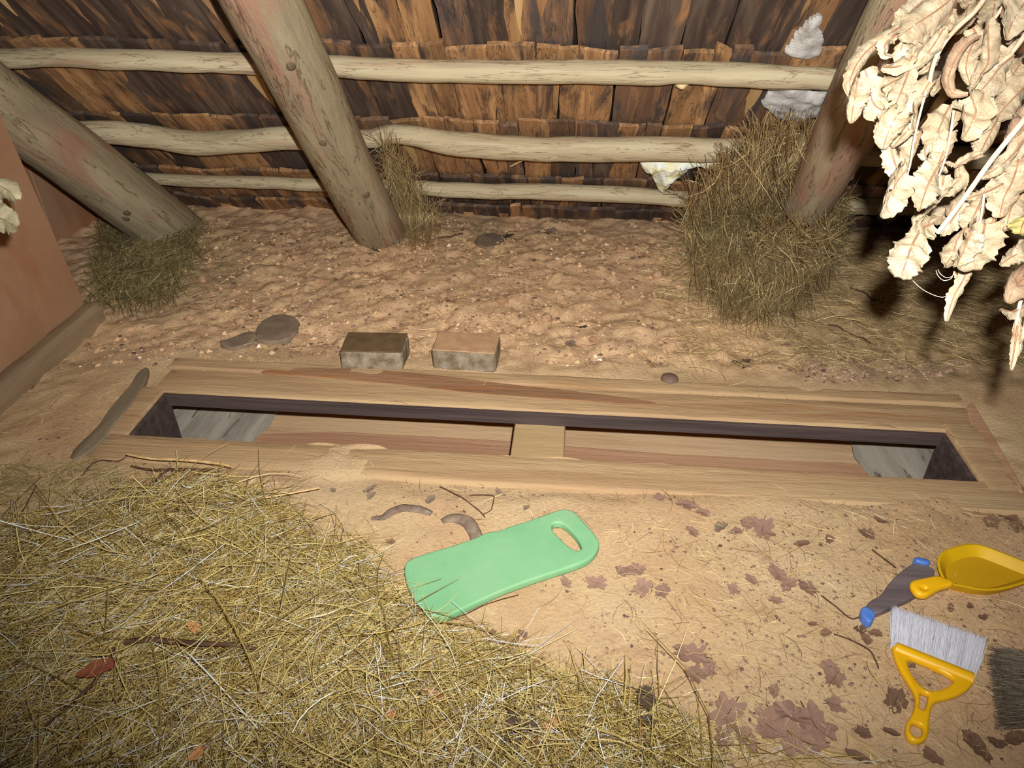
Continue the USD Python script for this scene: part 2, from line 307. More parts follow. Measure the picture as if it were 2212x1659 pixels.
def tube(path, radius, sides=10, rough=0.0, seed=0, caps=True, flat=1.0):
    p = np.asarray(path, float); n = len(p)
    r = np.broadcast_to(np.asarray(radius, float), (n,))
    t = np.gradient(p, axis=0); t /= np.linalg.norm(t, axis=1, keepdims=True)
    a = np.array([0, 0, 1.0]) if abs(t[0, 2]) < 0.9 else np.array([1.0, 0, 0])
    u = np.zeros_like(p); u[0] = np.cross(t[0], a); u[0] /= np.linalg.norm(u[0])
    for i in range(1, n):
        u[i] = u[i - 1] - t[i] * (u[i - 1] @ t[i]); u[i] /= np.linalg.norm(u[i])
    w = np.cross(t, u)
    th = np.linspace(0, 2 * np.pi, sides, endpoint=False)
    ring = u[:, None] * np.cos(th)[None, :, None] + w[:, None] * np.sin(th)[None, :, None] * flat
    rr = np.repeat(r[:, None], sides, 1)
    if rough:
        rr = rr * (1 + rough * (fbm((p[:, None] + ring * r[:, None, None]) * (0.9 / max(r.mean(), 1e-4)) * 0.35, 3, seed) - 0.5) * 2)
    v = (p[:, None] + ring * rr[..., None]).reshape(-1, 3)
    i, j = np.meshgrid(np.arange(n - 1), np.arange(sides), indexing='ij')
    q = np.stack([i * sides + j, i * sides + (j + 1) % sides, (i + 1) * sides + (j + 1) % sides, (i + 1) * sides + j], -1).reshape(-1, 4)
    f = np.vstack([q[:, [0, 1, 2]], q[:, [0, 2, 3]]])
    if caps:
        c0, c1 = len(v), len(v) + 1
        v = np.vstack([v, p[:1], p[-1:]])
        k = np.arange(sides)
        f = np.vstack([f, np.stack([np.full(sides, c0), (k + 1) % sides, k], 1), np.stack([np.full(sides, c1), (n - 1) * sides + k, (n - 1) * sides + (k + 1) % sides], 1)])
    return v, f


def spline(pts, n):
    p = np.asarray(pts, float)
    if len(p) == 2:
        return p[0] + (p[1] - p[0]) * np.linspace(0, 1, n)[:, None]
    from scipy.interpolate import PchipInterpolator
    d = np.r_[0, np.cumsum(np.linalg.norm(np.diff(p, axis=0), axis=1) + 1e-9)]
    return PchipInterpolator(d, p, axis=0)(np.linspace(0, d[-1], n))


def grid_faces(nu, nv):
    i, j = np.meshgrid(np.arange(nu - 1), np.arange(nv - 1), indexing='ij')
    q = np.stack([i * nv + j, (i + 1) * nv + j, (i + 1) * nv + j + 1, i * nv + j + 1], -1).reshape(-1, 4)
    return np.vstack([q[:, [0, 1, 2]], q[:, [0, 2, 3]]])


def rough_box(x0, x1, y0, y1, z0, z1, step=0.05, amp=0.002, seed=0, ch=0.003):
    """A board: a chamfered box, its faces divided and slightly uneven."""
    dx, dy, dz = x1 - x0, y1 - y0, z1 - z0
    b = trimesh.creation.box([dx, dy, dz])
    ch = min(ch, 0.3 * min(dx, dy, dz))
    import manifold3d as m3
    pts = []
    for sx in (-1, 1):
        for sy in (-1, 1):
            for sz in (-1, 1):
                for k in range(3):
                    o = np.array([sx * dx / 2, sy * dy / 2, sz * dz / 2]); c = np.array([sx, sy, sz]) * ch; c[k] = 0
                    pts.append(o - c)
    man = m3.Manifold.hull_points(np.array(pts))
    if step:
        man = man.refine_to_length(step)
    mm = man.to_mesh(); v = np.array(mm.vert_properties[:, :3], float); f = np.array(mm.tri_verts)
    v += [(x0 + x1) / 2, (y0 + y1) / 2, (z0 + z1) / 2]
    if amp:
        for k in range(3):
            v[:, k] += (fbm(v * 14 + k * 7.7, 3, seed + k) - 0.5) * 2 * amp
    return v, f


def offset_loop(p, d):
    """Moves a counter-clockwise closed loop inwards by d."""
    a, b = np.roll(p, 1, 0), np.roll(p, -1, 0)
    t = b - a; t /= np.linalg.norm(t, axis=1, keepdims=True) + 1e-12
    return p + np.stack([-t[:, 1], t[:, 0]], 1) * d


def ccw(p):
    p = np.asarray(p, float)
    return p if Polygon(p).exterior.is_ccw else p[::-1]


def chaikin(p, n=2):
    p = np.asarray(p, float)
    for _ in range(n):
        q = np.roll(p, -1, 0)
        p = np.stack([0.75 * p + 0.25 * q, 0.25 * p + 0.75 * q], 1).reshape(-1, p.shape[1])
    return p


def loft(loops, cap0=True, cap1=True):
    """Skin over closed loops (n x 3) with one count; the ends closed by triangulation."""
    n, v, f = len(loops[0]), np.vstack(loops), []
    k = np.arange(n)
    for i in range(len(loops) - 1):
        a, b = i * n, (i + 1) * n
        f += [np.stack([a + k, a + (k + 1) % n, b + (k + 1) % n], 1), np.stack([a + k, b + (k + 1) % n, b + k], 1)]
    parts = [(v, np.vstack(f))]
    return parts


def slab(outer, holes, z0, h, bevel):
    """An extruded outline with holes and rounded edges; outlines in x, y."""
    outer = ccw(outer); holes = [ccw(q) for q in holes]
    prof = [(bevel, 0), (bevel * 0.3, bevel * 0.3), (0, bevel), (0, h - bevel), (bevel * 0.3, h - bevel * 0.3), (bevel, h)]
    parts = []

    def wall(loop, sign):
        L = [np.c_[offset_loop(loop, sign * d), np.full(len(loop), z0 + z)] for d, z in prof]
        v, f = loft(L)[0]
        return v, (f if sign > 0 else f[:, ::-1])
    parts.append(wall(outer, 1))
    for q in holes:
        parts.append(wall(q, -1))
    for d, z, up in ((prof[0][0], 0, False), (prof[-1][0], h, True)):
        pg = Polygon(offset_loop(outer, d), [offset_loop(q, -d) for q in holes])
        if not pg.is_valid:
            pg = pg.buffer(0)
        for g in getattr(pg, 'geoms', [pg]):
            v2, f2 = trimesh.creation.triangulate_polygon(g, engine='earcut')
            v3 = np.c_[v2, np.full(len(v2), z0 + z)]
            a = v3[f2]; s = np.cross(a[:, 1] - a[:, 0], a[:, 2] - a[:, 0])[:, 2]
            f2 = np.where(((s > 0) == up)[:, None], f2, f2[:, ::-1])
            parts.append((v3, f2))
    v, f = cat_mesh(parts)
    t = trimesh.Trimesh(v, f, process=False); t.merge_vertices()
    return np.array(t.vertices), np.array(t.faces)


def stalks(pts, width, r=None):
    """Three-sided stalks. pts: n x K x 3, width: n. One loose island each."""
    n, K, _ = pts.shape
    r = r or rng
    t = np.gradient(pts, axis=1); t /= np.linalg.norm(t, axis=2, keepdims=True) + 1e-12
    ref = r.normal(size=(n, 1, 3)); u = np.cross(t, ref); u /= np.linalg.norm(u, axis=2, keepdims=True) + 1e-12
    w = np.cross(t, u)
    prof = np.interp(np.linspace(0, 1, K), [0, 0.15, 0.75, 1], [0.8, 1, 0.9, 0.25])
    rad = (width[:, None] * 0.5 * prof[None])[..., None]
    rings = [pts + rad * (u * math.cos(a) + w * math.sin(a) * 0.6) for a in (0.3, 0.3 + 2.094, 0.3 + 4.189)]
    v = np.stack(rings, 2).reshape(-1, 3)
    base = (np.arange(n) * K * 3)[:, None, None]
    i, j = np.meshgrid(np.arange(K - 1), np.arange(3), indexing='ij')
    q = np.stack([i * 3 + j, i * 3 + (j + 1) % 3, (i + 1) * 3 + (j + 1) % 3, (i + 1) * 3 + j], -1).reshape(1, -1, 4)
    q = (q + base).reshape(-1, 4)
    uv = np.repeat(r.random(n), K * 3)
    return v, np.vstack([q[:, [0, 1, 2]], q[:, [0, 2, 3]]]), np.stack([uv, uv], 1)


def flat(px, z=0.0):
    p = np.asarray(px, float)
    return on_floor(p[:, 0], p[:, 1], z)


# ------------------------------------------------------------------ the clay floor with the hatch opening
OX0, OX1, OY0, OY1 = -1.013, 0.900, 1.302, 1.476        # the hatch opening
WALL_X, RIGHT_X, FAR_X = -1.40, 2.35, -1.86
BEAMS = dict(back=(-1.05, 0.985, OY1, OY1 + 0.115), front=(-1.06, 0.99, OY0 - 0.115, OY0), left=(-1.075, OX0, OY0 - 0.0, OY1), right=(OX1, 0.985, OY0, OY1))


def sstep(a, b, x):
    t = np.clip((x - a) / (b - a), 0, 1)
    return t * t * (3 - 2 * t)


def floor_height(x, y):
    p = np.stack([x, y, np.zeros_like(x)], -1)
    back = sstep(1.60, 1.78, y + 0.10 * (fbm(p * 3, 2, 5) - 0.5))
    side = sstep(-1.12, -1.3, x) * 0.6
    z = (fbm(p * 2.2, 3, 1) - 0.5) * 0.012 + (fbm(p * 16, 3, 2) - 0.5) * 0.006
    lump = np.abs(fbm(p * 9.5, 4, 3) - 0.5) * 2
    z = z * (1 - 0.3 * back) + np.maximum(back, side) * ((lump - 0.30) * 0.024 + (fbm(p * 30, 3, 4) - 0.5) * 0.020 + (fbm(p * 4, 2, 8) - 0.5) * 0.03)
    z -= back * 0.014 * sstep(2.3, 2.75, y)
    # beside the timbers the clay is level with them, over them only a thin smear is left
    e = (fbm(p * np.array([2.2, 5.0, 1]), 3, 9) - 0.5) * 0.11 + (fbm(p * 14, 3, 19) - 0.5) * 0.02
    inframe = sstep(-1.15, -1.06, x + e) * sstep(1.05, 0.96, x + e) * sstep(1.15, 1.25, y + e) * sstep(1.655, 1.56, y + e)
    return (z + 0.004) * (1 - inframe) + inframe * (-0.009 + 0.0165 * sstep(0.47, 0.70, fbm(p * np.array([4.0, 9.0, 1]), 4, 29)))


def hay_dust(x, y):
    p = np.stack([x, y, np.zeros_like(x)], -1)
    e = 0.25 * (fbm(p * 3.5, 3, 21) - 0.5)
    a = sstep(0.42, 0.66, x + e) * sstep(1.60, 1.74, y + e * 0.4)
    b = sstep(0.32, 0.12, np.hypot(x + 1.28, (y - 2.15) * 0.6) + e * 0.6) * 0.9
    c = sstep(0.24, 0.10, np.hypot(x + 0.42, (y - 2.75)) + e * 0.5) * 0.7
    return np.clip(np.maximum(np.maximum(a, b), c), 0, 1) * 0.92


def floor_mesh():
    xs = np.unique(np.r_[np.arange(FAR_X - 0.03, RIGHT_X + 0.03, 0.012), OX0, OX1])
    ys = np.unique(np.r_[np.arange(-0.7, 3.02, 0.012), OY0, OY1])
    X, Y = np.meshgrid(xs, ys, indexing='ij')
    Z = floor_height(X, Y)
    v = np.stack([X, Y, Z], -1).reshape(-1, 3)
    f = grid_faces(len(xs), len(ys))
    c = v[f].mean(1)
    f = f[~((c[:, 0] > OX0) & (c[:, 0] < OX1) & (c[:, 1] > OY0) & (c[:, 1] < OY1))]
    p = v * [1, 1, 0]
    back = sstep(1.60, 1.76, v[:, 1] + 0.12 * (fbm(p * 4, 3, 5) - 0.5))
    litter = sstep(0.35, 0.8, v[:, 0]) * sstep(1.15, 0.8, v[:, 1]) * 0.55 + sstep(-0.85, -1.15, v[:, 0]) * sstep(1.25, 1.0, v[:, 1]) * 0.8
    litter = litter * sstep(0.42, 0.62, fbm(p * 7, 4, 33))
    uv = np.stack([np.clip(np.maximum(back, litter), 0, 1), hay_dust(v[:, 0], v[:, 1])], 1)
    return (v, f), uv


fm, fuv = floor_mesh()
obj('floor', fm, M['clay_floor'], smooth=True, uv=fuv, kind='structure', label='sandy clay attic floor with crumbs and a long hatch opening')


def fz(p, dz=0.0):
    p = np.array(p, float)
    p[..., 2] = floor_height(p[..., 0], p[..., 1]) + dz
    return p


# ------------------------------------------------------------------ roof: lining, shingle courses, battens, rafters
ceiling = thing('ceiling', kind='structure', label='underside of a roof of split wooden shingles')
SX0, SX1 = -1.88, 2.0


def roof_pt(x, s, n):
    """x across, s down the slope from the eave line (negative = up), n out of the roof."""
    return R0 + np.array([1.0, 0, 0]) * x + RS * s + RN * n


lin = np.array([roof_pt(x, s, n) for n in (0.085, 0.10) for x, s in ((FAR_X - 0.1, 0.35), (RIGHT_X + 0.1, 0.35), (RIGHT_X + 0.1, -3.4), (FAR_X - 0.1, -3.4))])
lf = np.array([[0, 1, 2], [0, 2, 3], [4, 6, 5], [4, 7, 6], [0, 4, 5], [0, 5, 1], [1, 5, 6], [1, 6, 2], [2, 6, 7], [2, 7, 3], [3, 7, 4], [3, 4, 0]])
obj('roof_lining', (lin, lf), M['roof_lining'], ceiling)

BAT = {
    1: dict(px=[(-300, 104), (150, 106), (350, 112), (540, 118), (720, 124), (1000, 130), (1300, 134), (1600, 140), (1830, 150), (2050, 158), (2300, 166)], w=[44, 44, 46, 46, 46, 50, 52, 52, 52, 50, 50]),
    2: dict(px=[(-100, 262), (150, 259), (250, 262), (330, 274), (420, 283), (520, 281), (620, 272), (730, 281), (800, 281), (860, 271), (1000, 287), (1200, 297), (1450, 298), (1600, 301), (1900, 312), (2300, 328)], w=[46, 48, 52, 54, 54, 52, 52, 46, 44, 44, 54, 56, 54, 52, 50, 50]),
    3: dict(px=[(60, 368), (330, 376), (500, 380), (700, 388), (800, 391), (900, 391), (1100, 397), (1250, 402), (1480, 411), (1800, 424), (2300, 446)], w=[28, 28, 28, 30, 32, 34, 36, 36, 36, 36, 36]),
}
BAT_S = {}
BLAB = {1: 'long pale pole batten, topmost across the shingles', 2: 'wavy pale pole batten, second down across the shingles', 3: 'thin pale pole batten, lowest one just above the floor edge'}
for k, b in BAT.items():
    px = np.array(b['px'], float); w = np.array(b['w'], float)
    p = on_roof(px[:, 0], px[:, 1], -0.036)
    r = 0.5 * w * depth_of(p) / FPX * 0.98
    p = on_roof(px[:, 0], px[:, 1], 0.0) ; p = p - RN * (r[:, None] + 0.001)
    n = 90
    path = spline(np.c_[p, r], n)
    path[:, 1:3] += (fbm(np.c_[path[:, 0] * 5, np.zeros(n), np.full(n, k)], 3, k)[:, None] - 0.5) * 0.012
    BAT_S[k] = float(np.mean((p - R0) @ RS))
    obj('roof_batten', tube(path[:, :3], path[:, 3], 16, rough=0.14, seed=k), M['batten'], smooth=60, label=BLAB[k], cat='roof batten')
# one more above the picture carries the top course
s0 = BAT_S[1] - (BAT_S[3] - BAT_S[1]) * 0.56
path = np.array([roof_pt(x, s0, -0.04) for x in np.linspace(FAR_X, RIGHT_X, 30)])
obj('roof_batten', tube(path, 0.036, 12, rough=0.14, seed=8), M['batten'], smooth=60, label='pale pole batten just above the top edge of the view', cat='roof batten')

TOPS = [s0 - 0.045, BAT_S[1] - 0.050, BAT_S[2] - 0.056, BAT_S[3] - 0.046, -0.062]
print('course tops', TOPS)
KINDS = ['shingle_orange', 'shingle_brown', 'shingle_dark']


def shingle(w, L, t, seed):
    """Split board in its own space: x across, y down the slope, z out. Uneven edges, a little twist, torn lower end hidden."""
    r = np.random.default_rng(seed)
    ny = 7
    ys = np.linspace(0, L, ny)
    l = -w / 2 + r.normal(0, 0.0025, ny); h = w / 2 + r.normal(0, 0.0025, ny)
    top = r.normal(0, 0.006)
    cross = np.linspace(0, 1, 4)
    v = []
    for side in (0, 1):
        for i, y in enumerate(ys):
            for j, c in enumerate(cross):
                x = l[i] + (h[i] - l[i]) * c
                yy = y + (top * (c - 0.5) * 2 if i == 0 else 0)
                zz = (t if side else 0) + (0.0022 * math.sin(3.1 * c + seed) + r.normal(0, 0.0007))
                v.append((x, yy, zz))
    v = np.array(v); nc = len(cross); n1 = ny * nc
    g = grid_faces(ny, nc)
    f = [g[:, ::1], g[:, ::-1] + n1]

    def q(a, b, c, d):
        f.append(np.array([[a, b, c], [a, c, d]]))
    for i in range(ny - 1):
        q(i * nc, (i + 1) * nc, (i + 1) * nc + n1, i * nc + n1)
        a = i * nc + nc - 1; q(a, a + n1, a + nc + n1, a + nc)
    for j in range(nc - 1):
        q(j, j + n1, j + 1 + n1, j + 1)
        a = (ny - 1) * nc + j; q(a, a + 1, a + 1 + n1, a + n1)
    return v, np.vstack(f)


def splinter(w, L, t, seed):
    """A torn sliver of the inner layer still clinging to a shingle: broad above, ragged point below."""
    r = np.random.default_rng(seed)
    n = 9
    ys = np.linspace(0, L, n)
    wid = w * np.clip(1 - (ys / L) ** r.uniform(1.2, 3), 0.03, 1) * (1 + r.normal(0, 0.09, n))
    mid = np.cumsum(r.normal(0, 0.0022, n))
    loop = np.r_[np.c_[mid - wid / 2, ys], np.c_[mid + wid / 2, ys][::-1]]
    return slab(loop, [], -t, t, 0.0008)


sh_count = 0
for ci, s_top in enumerate(TOPS):
    nxt = TOPS[ci + 1] if ci + 1 < len(TOPS) else s_top + 0.40
    L = (nxt - s_top) + 0.14
    if ci == 0:
        L = (nxt - s_top) + 0.14
    tb = 0.014
    tilt = (tb + 0.004) / (nxt - s_top)
    x = SX0
    while x < SX1:
        w = float(np.clip(rng.normal(0.078, 0.022), 0.042, 0.135))
        t = tb * rng.uniform(0.7, 1.05)
        cx = x + w / 2
        seed = 1000 * ci + sh_count
        # patches of lighter and darker boards, as in the photograph
        lightness = fbm(np.array([[cx * 3.1, ci * 1.7, 0.3]]), 2, 77)[0] + rng.normal(0, 0.13)
        if ci == 0 and (cx < -0.5): lightness -= 0.16
        if ci == 0 and 0.05 < cx < 0.55: lightness -= 0.20
        if ci == 0 and -0.5 < cx < 0.02: lightness += 0.16
        k = 'shingle_orange' if lightness > 0.57 else ('shingle_brown' if lightness > 0.43 else 'shingle_dark')
        a = tilt + rng.normal(0, 0.006)
        yaxis = RS * math.cos(a) + RN * math.sin(a)
        zaxis = np.cross([1.0, 0, 0], yaxis)
        if zaxis @ RN < 0: zaxis = -zaxis
        xa = np.cross(yaxis, zaxis)
        tw = rng.normal(0, 0.012)
        xa, yaxis = xa * math.cos(tw) + yaxis * math.sin(tw), yaxis * math.cos(tw) - xa * math.sin(tw)
        o = roof_pt(cx, s_top + rng.normal(0, 0.007), rng.uniform(0, 0.0025))
        mtx = frame(xa, yaxis, zaxis, o)
        g = obj('shingle', shingle(w + rng.uniform(-0.0016, 0.0006), L, t, seed), M[k], ceiling, matrix=mtx)
        if rng.random() < (0.34 if k != 'shingle_orange' else 0.18):
            sw = w * rng.uniform(0.3, 0.7); sl = (nxt - s_top) * rng.uniform(0.35, 0.85)
            sp = splinter(sw, sl, 0.003, seed + 5)
            sp[0][:, 0] += rng.uniform(-0.5, 0.5) * (w - sw) * 0.9; sp[0][:, 1] += 0.055
            obj('splinter', sp, M['shingle_pale' if rng.random() < 0.45 else 'shingle_orange'], g)
        sh_count += 1
        x += w
print('shingles', sh_count)

RAF = [dict(a=(-140, 118), b=(352, 486), wa=150, wb=128, lab='round weathered rafter log in the left corner, foot in hay'),
       dict(a=(540, -52), b=(822, 512), wa=176, wb=104, lab='round rafter log standing in the middle of the roof'),
       dict(a=(2010, -60), b=(1752, 428), wa=205, wb=96, lab='round rafter log at right, partly behind the hanging leaves')]
for i, q in enumerate(RAF):
    noff = -0.185
    pa, pb = on_roof(*map(np.array, map(float, q['a'])), noff), on_roof(*map(np.array, map(float, q['b'])), noff)
    # keep them parallel to the slope: the foot rests on the clay, the upper end goes on past the picture
    d = (pa - pb) / np.linalg.norm(pa - pb)
    ra, rb = 0.5 * q['wa'] * depth_of(pa) / FPX, 0.5 * q['wb'] * depth_of(pb) / FPX
    Lr = np.linalg.norm(pa - pb)
    ext = 1.1
    nn = 60
    ss = np.linspace(-0.12 if i < 2 else -0.05, Lr + ext, nn)
    rad = np.interp(ss, [0, Lr, Lr + ext], [rb, ra, ra * 1.03])
    o = pb
    za = RN - d * (RN @ d); za /= np.linalg.norm(za); xa = np.cross(d, za)
    path = np.zeros((nn, 3)); path[:, 1] = ss
    path[:, 0] = (fbm(np.c_[ss * 2, np.full(nn, i), np.zeros(nn)], 2, 40 + i) - 0.5) * 0.03
    mtx = frame(xa, d, za, o)
    print('rafter', i, 'radii', ra, rb, 'foot', pb, 'dir', d)
    t_ = thing('rafter_log', q['lab'], 'rafter', matrix=mtx)
    obj('log', tube(path, rad, 24, rough=0.07, seed=60 + i), M['rafter'], t_, smooth=60)
    for kk in range(3):      # knots
        sk = rng.uniform(0.15, Lr); an = rng.uniform(-2.6, -0.5)
        rr = np.interp(sk, ss, rad); c = np.array([np.interp(sk, ss, path[:, 0]) + math.cos(an) * (rr - 0.007), sk, math.sin(an) * (rr - 0.007)])
        kn = trimesh.creation.icosphere(2, 1.0); kv = np.array(kn.vertices) * [0.012, 0.018, 0.012]
        kv *= (1 + 0.25 * (fbm(kv * 120, 2, kk) - 0.5))[:, None]
        obj('knot', (kv + c, np.array(kn.faces)), M['side_strip'], t_, smooth=True)

# ------------------------------------------------------------------ left gable wall of planks with a ledge at its foot
wl = thing('wall_left', kind='structure', label='brown plank gable wall at left')
joints = [0.45, 0.72, 1.00, 1.30, 1.617, 1.818]
for k in range(len(joints) - 1):
    y0, y1 = joints[k], joints[k + 1]
    o = 0.008 * (k % 2)
    hgt = 0.0
    zt = min((EAVE_Y - y0) * math.tan(SLOPE) + 0.05, 2.0)
    v, f = rough_box(WALL_X - 0.022 + o, WALL_X + o, y0 + 0.001, y1 + (0.012 if k % 2 else -0.001), -0.03, zt, 0.2, 0.0015, k, 0.002)
    top = v[:, 2] > 0.06
    lim = (EAVE_Y + 0.03 - v[:, 1]) * math.tan(SLOPE)
    v[:, 2] = np.minimum(v[:, 2], np.maximum(lim, 0.02))
    v[:, 0] -= np.clip(v[:, 2], 0, 2) * 0.085         # the wall leans a little outwards
    obj('plank', (v, f), M['wall_plank'], wl)
v, f = rough_box(WALL_X - 0.01, WALL_X + 0.045, 0.3, 1.83, -0.02, 0.062, 0.04, 0.006, 3, 0.012)
obj('trim_1', (v, f), M['ledge'], kind='structure', smooth=50, label='low grey-brown sill timber along the foot of the left wall')
wb = thing('wall_back', kind='structure', label='plank return of the gable wall behind the left rafter')
for k in range(4):
    y0 = 1.83 + k * 0.27
    v, f = rough_box(FAR_X - 0.02, FAR_X, y0, y0 + 0.268, -0.03, max((EAVE_Y - y0) * math.tan(SLOPE) + 0.05, 0.05), 0, 0, k, 0.002)
    v[:, 2] = np.minimum(v[:, 2], np.maximum((EAVE_Y + 0.03 - v[:, 1]) * math.tan(SLOPE), 0.02))
    obj('plank', (v, f), M['wall_plank'], wb)
wb = thing('wall_return', kind='structure', label='short plank return at the end of the left wall')
for k in range(2):
    x0 = FAR_X + k * 0.215
    v, f = rough_box(x0, x0 + 0.213, 1.80, 1.815, -0.03, 0.93, 0, 0, k, 0.002)
    v[:, 0] -= np.clip(v[:, 2], 0, 2) * 0.1
    obj('plank', (v, f), M['wall_plank'], wb)
wr = thing('wall_right', kind='structure', label='plank gable wall at right, outside the view')
for k in range(8):
    y0 = 0.2 + k * 0.34
    zt = min((EAVE_Y - y0) * math.tan(SLOPE), 2.0)
    v, f = rough_box(RIGHT_X, RIGHT_X + 0.022, y0, y0 + 0.337, -0.03, max(zt, 0.05), 0, 0, k, 0.002)
    v[:, 2] = np.minimum(v[:, 2], np.maximum((EAVE_Y + 0.03 - v[:, 1]) * math.tan(SLOPE), 0.02))
    obj('plank', (v, f), M['wall_plank'], wr)

# ------------------------------------------------------------------ the hatch: timbers around a long slot, boards below
hatch = thing('hatch_frame', 'long timber-framed hatch slot sunk in the clay floor', 'hatch')
ZB = -0.205
v, f = rough_box(-1.045, 0.985, OY1, OY1 + 0.105, -0.032, 0.004, 0.03, 0.0035, 2, 0.006); obj('back_beam', (v, f), M['beam'], hatch, smooth=50)
v, f = rough_box(-1.06, 0.99, OY1 + 0.112, OY1 + 0.16, -0.05, 0.005, 0.03, 0.0035, 6, 0.005); obj('back_plank', (v, f), M['beam'], hatch, smooth=50)
# the sawn dark inner face of the back beam
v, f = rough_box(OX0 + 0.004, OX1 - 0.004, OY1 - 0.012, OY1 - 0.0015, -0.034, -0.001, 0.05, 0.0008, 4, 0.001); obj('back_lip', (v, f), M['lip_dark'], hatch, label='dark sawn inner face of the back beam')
v, f = rough_box(-1.06, 0.99, OY0 - 0.105, OY0, -0.05, 0.004, 0.03, 0.003, 7, 0.010); obj('front_beam', (v, f), M['beam'], hatch, smooth=50)
v, f = rough_box(OX0 - 0.062, OX0, OY0 - 0.02, OY1 + 0.02, -0.055, 0.0035, 0.03, 0.003, 8, 0.005); obj('end_board', (v, f), M['beam'], hatch, smooth=50)
v, f = rough_box(OX1, OX1 + 0.075, OY0 - 0.04, OY1 + 0.03, -0.055, 0.006, 0.03, 0.003, 9, 0.006); obj('end_board', (v, f), M['beam'], hatch, smooth=50)
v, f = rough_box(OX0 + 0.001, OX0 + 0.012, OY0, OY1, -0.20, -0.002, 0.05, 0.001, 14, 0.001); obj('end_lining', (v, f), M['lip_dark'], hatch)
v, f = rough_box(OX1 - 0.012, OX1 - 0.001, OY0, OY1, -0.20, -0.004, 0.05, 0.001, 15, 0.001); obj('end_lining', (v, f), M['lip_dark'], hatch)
# grey weathered strip left of the opening, its outline uneven
strip = flat([(322, 795), (300, 805), (283, 835), (262, 858), (235, 890), (213, 925), (180, 955), (152, 985), (158, 1003), (186, 985), (222, 958), (245, 925), (268, 900), (292, 865), (312, 835), (322, 812)])[:, :2]
obj('side_strip', slab(chaikin(strip, 1), [], -0.02, 0.027, 0.004), M['side_strip'], hatch, label='grey weathered strip left of the opening')
strip = flat([(2085, 880), (2098, 870), (2120, 905), (2150, 955), (2178, 1005), (2205, 1050), (2212, 1072), (2195, 1062), (2165, 1030), (2135, 985), (2108, 940), (2092, 912)])[:, :2]
obj('side_strip', slab(chaikin(strip, 2), [], -0.02, 0.026, 0.003), M['cavity_strip'], hatch, label='brown weathered strip right of the opening')
strip = flat([(540, 808), (620, 797), (800, 800), (950, 814), (1100, 834), (1250, 849), (1430, 872), (1400, 880), (1250, 868), (1050, 856), (900, 838), (700, 818)])[:, :2]
obj('bark_strip', slab(chaikin(strip, 2), [], 0.0, 0.0055, 0.0008), M['bark'], hatch, label='reddish brown wane strip along the back beam')
# below: two long boards with the ceiling space between
bx = [(OX0 - 0.2, 0.30), (0.305, OX1 + 0.3)]
for a, b in ((OX0 - 0.2, -0.09), (-0.085, OX1 + 0.3)):
    v, f = rough_box(a, b, 1.47, 2.05, ZB - 0.02, ZB, 0.05, 0.0015, int(a * 10) + 30, 0.002); obj('cavity_board', (v, f), M['cavity_board'], hatch)
xs = np.linspace(OX0 - 0.1, OX1 + 0.2, 60)
edge = 1.60 + 0.03 * (fbm(np.c_[xs * 1.6, xs * 0, xs * 0], 3, 3) - 0.5)
edge = np.interp(xs, [-1.1, -0.9, -0.6, -0.1, 0.3, 1.1], [1.55, 1.555, 1.592, 1.592, 1.575, 1.575]) + 0.008 * (fbm(np.c_[xs * 4, xs * 0, xs * 0], 3, 3) - 0.5)
loop = np.r_[np.c_[xs, np.full(60, 1.25)], np.c_[xs, edge][::-1]]
obj('cavity_plank', slab(loop, [], ZB - 0.01, 0.028, 0.002), M['cavity_strip'], hatch, label='reddish brown lower plank with a wavy edge')
# grey lining sheets at both ends
sh = [(OX0 - 0.10, 1.30), (-0.835, 1.30), (-0.842, 1.40), (-0.826, 1.47), (-0.835, 1.53), (-0.815, 1.60), (-0.83, 1.90), (OX0 - 0.10, 1.90)]
obj('lining_sheet', slab(np.array(sh), [], ZB + 0.020, 0.004, 0.001), M['sheet'], hatch, label='pale grey sheet at the left end')
sh = [(0.80, 1.30), (OX1 + 0.18, 1.30), (OX1 + 0.18, 1.90), (0.775, 1.90), (0.785, 1.7), (0.77, 1.6), (0.79, 1.5)]
obj('lining_sheet', slab(np.array(sh), [], ZB + 0.020, 0.004, 0.001), M['sheet'], hatch, label='grey sheet at the right end')
bl = flat([(1112, 912), (1222, 918)], -0.036)
v, f = rough_box(bl[0, 0], bl[1, 0], OY0 + 0.002, OY1 + 0.05, -0.14, -0.0355, 0.03, 0.0015, 5, 0.004); obj('cross_block', (v, f), M['block'], hatch, smooth=50, label='pale sawn block bridging the slot')
# cavity floor far back stays dark: rubble bed under the boards
v, f = rough_box(-1.3, 1.3, 0.9, 2.2, ZB - 0.08, ZB - 0.035, 0, 0, 0, 0.002); obj('cavity_bed', (v, f), M['cavity_board'], hatch)

# ------------------------------------------------------------------ two bricks behind the hatch
def brick(p0, p1, depth, h, mats, lab):
    a, b = flat([p0, p1])
    L = np.linalg.norm((b - a)[:2]); ang = math.atan2(b[1] - a[1], b[0] - a[0])
    t = thing('brick', lab, 'brick', (a[0], a[1], float(floor_height(a[:1], a[1:2])[0]) - 0.004), ang)
    v, f = rough_box(0, L, 0, depth, 0, h - 0.003, 0.012, 0.003, int(p0[0]), 0.006)
    obj('body', (v, f), M[mats[0]], t, smooth=60)
    v, f = rough_box(0.002, L - 0.002, 0.003, depth - 0.002, h - 0.004, h, 0.02, 0.0018, int(p0[0]) + 1, 0.001)
    obj('top_crust', (v, f), M[mats[1]], t, smooth=60)


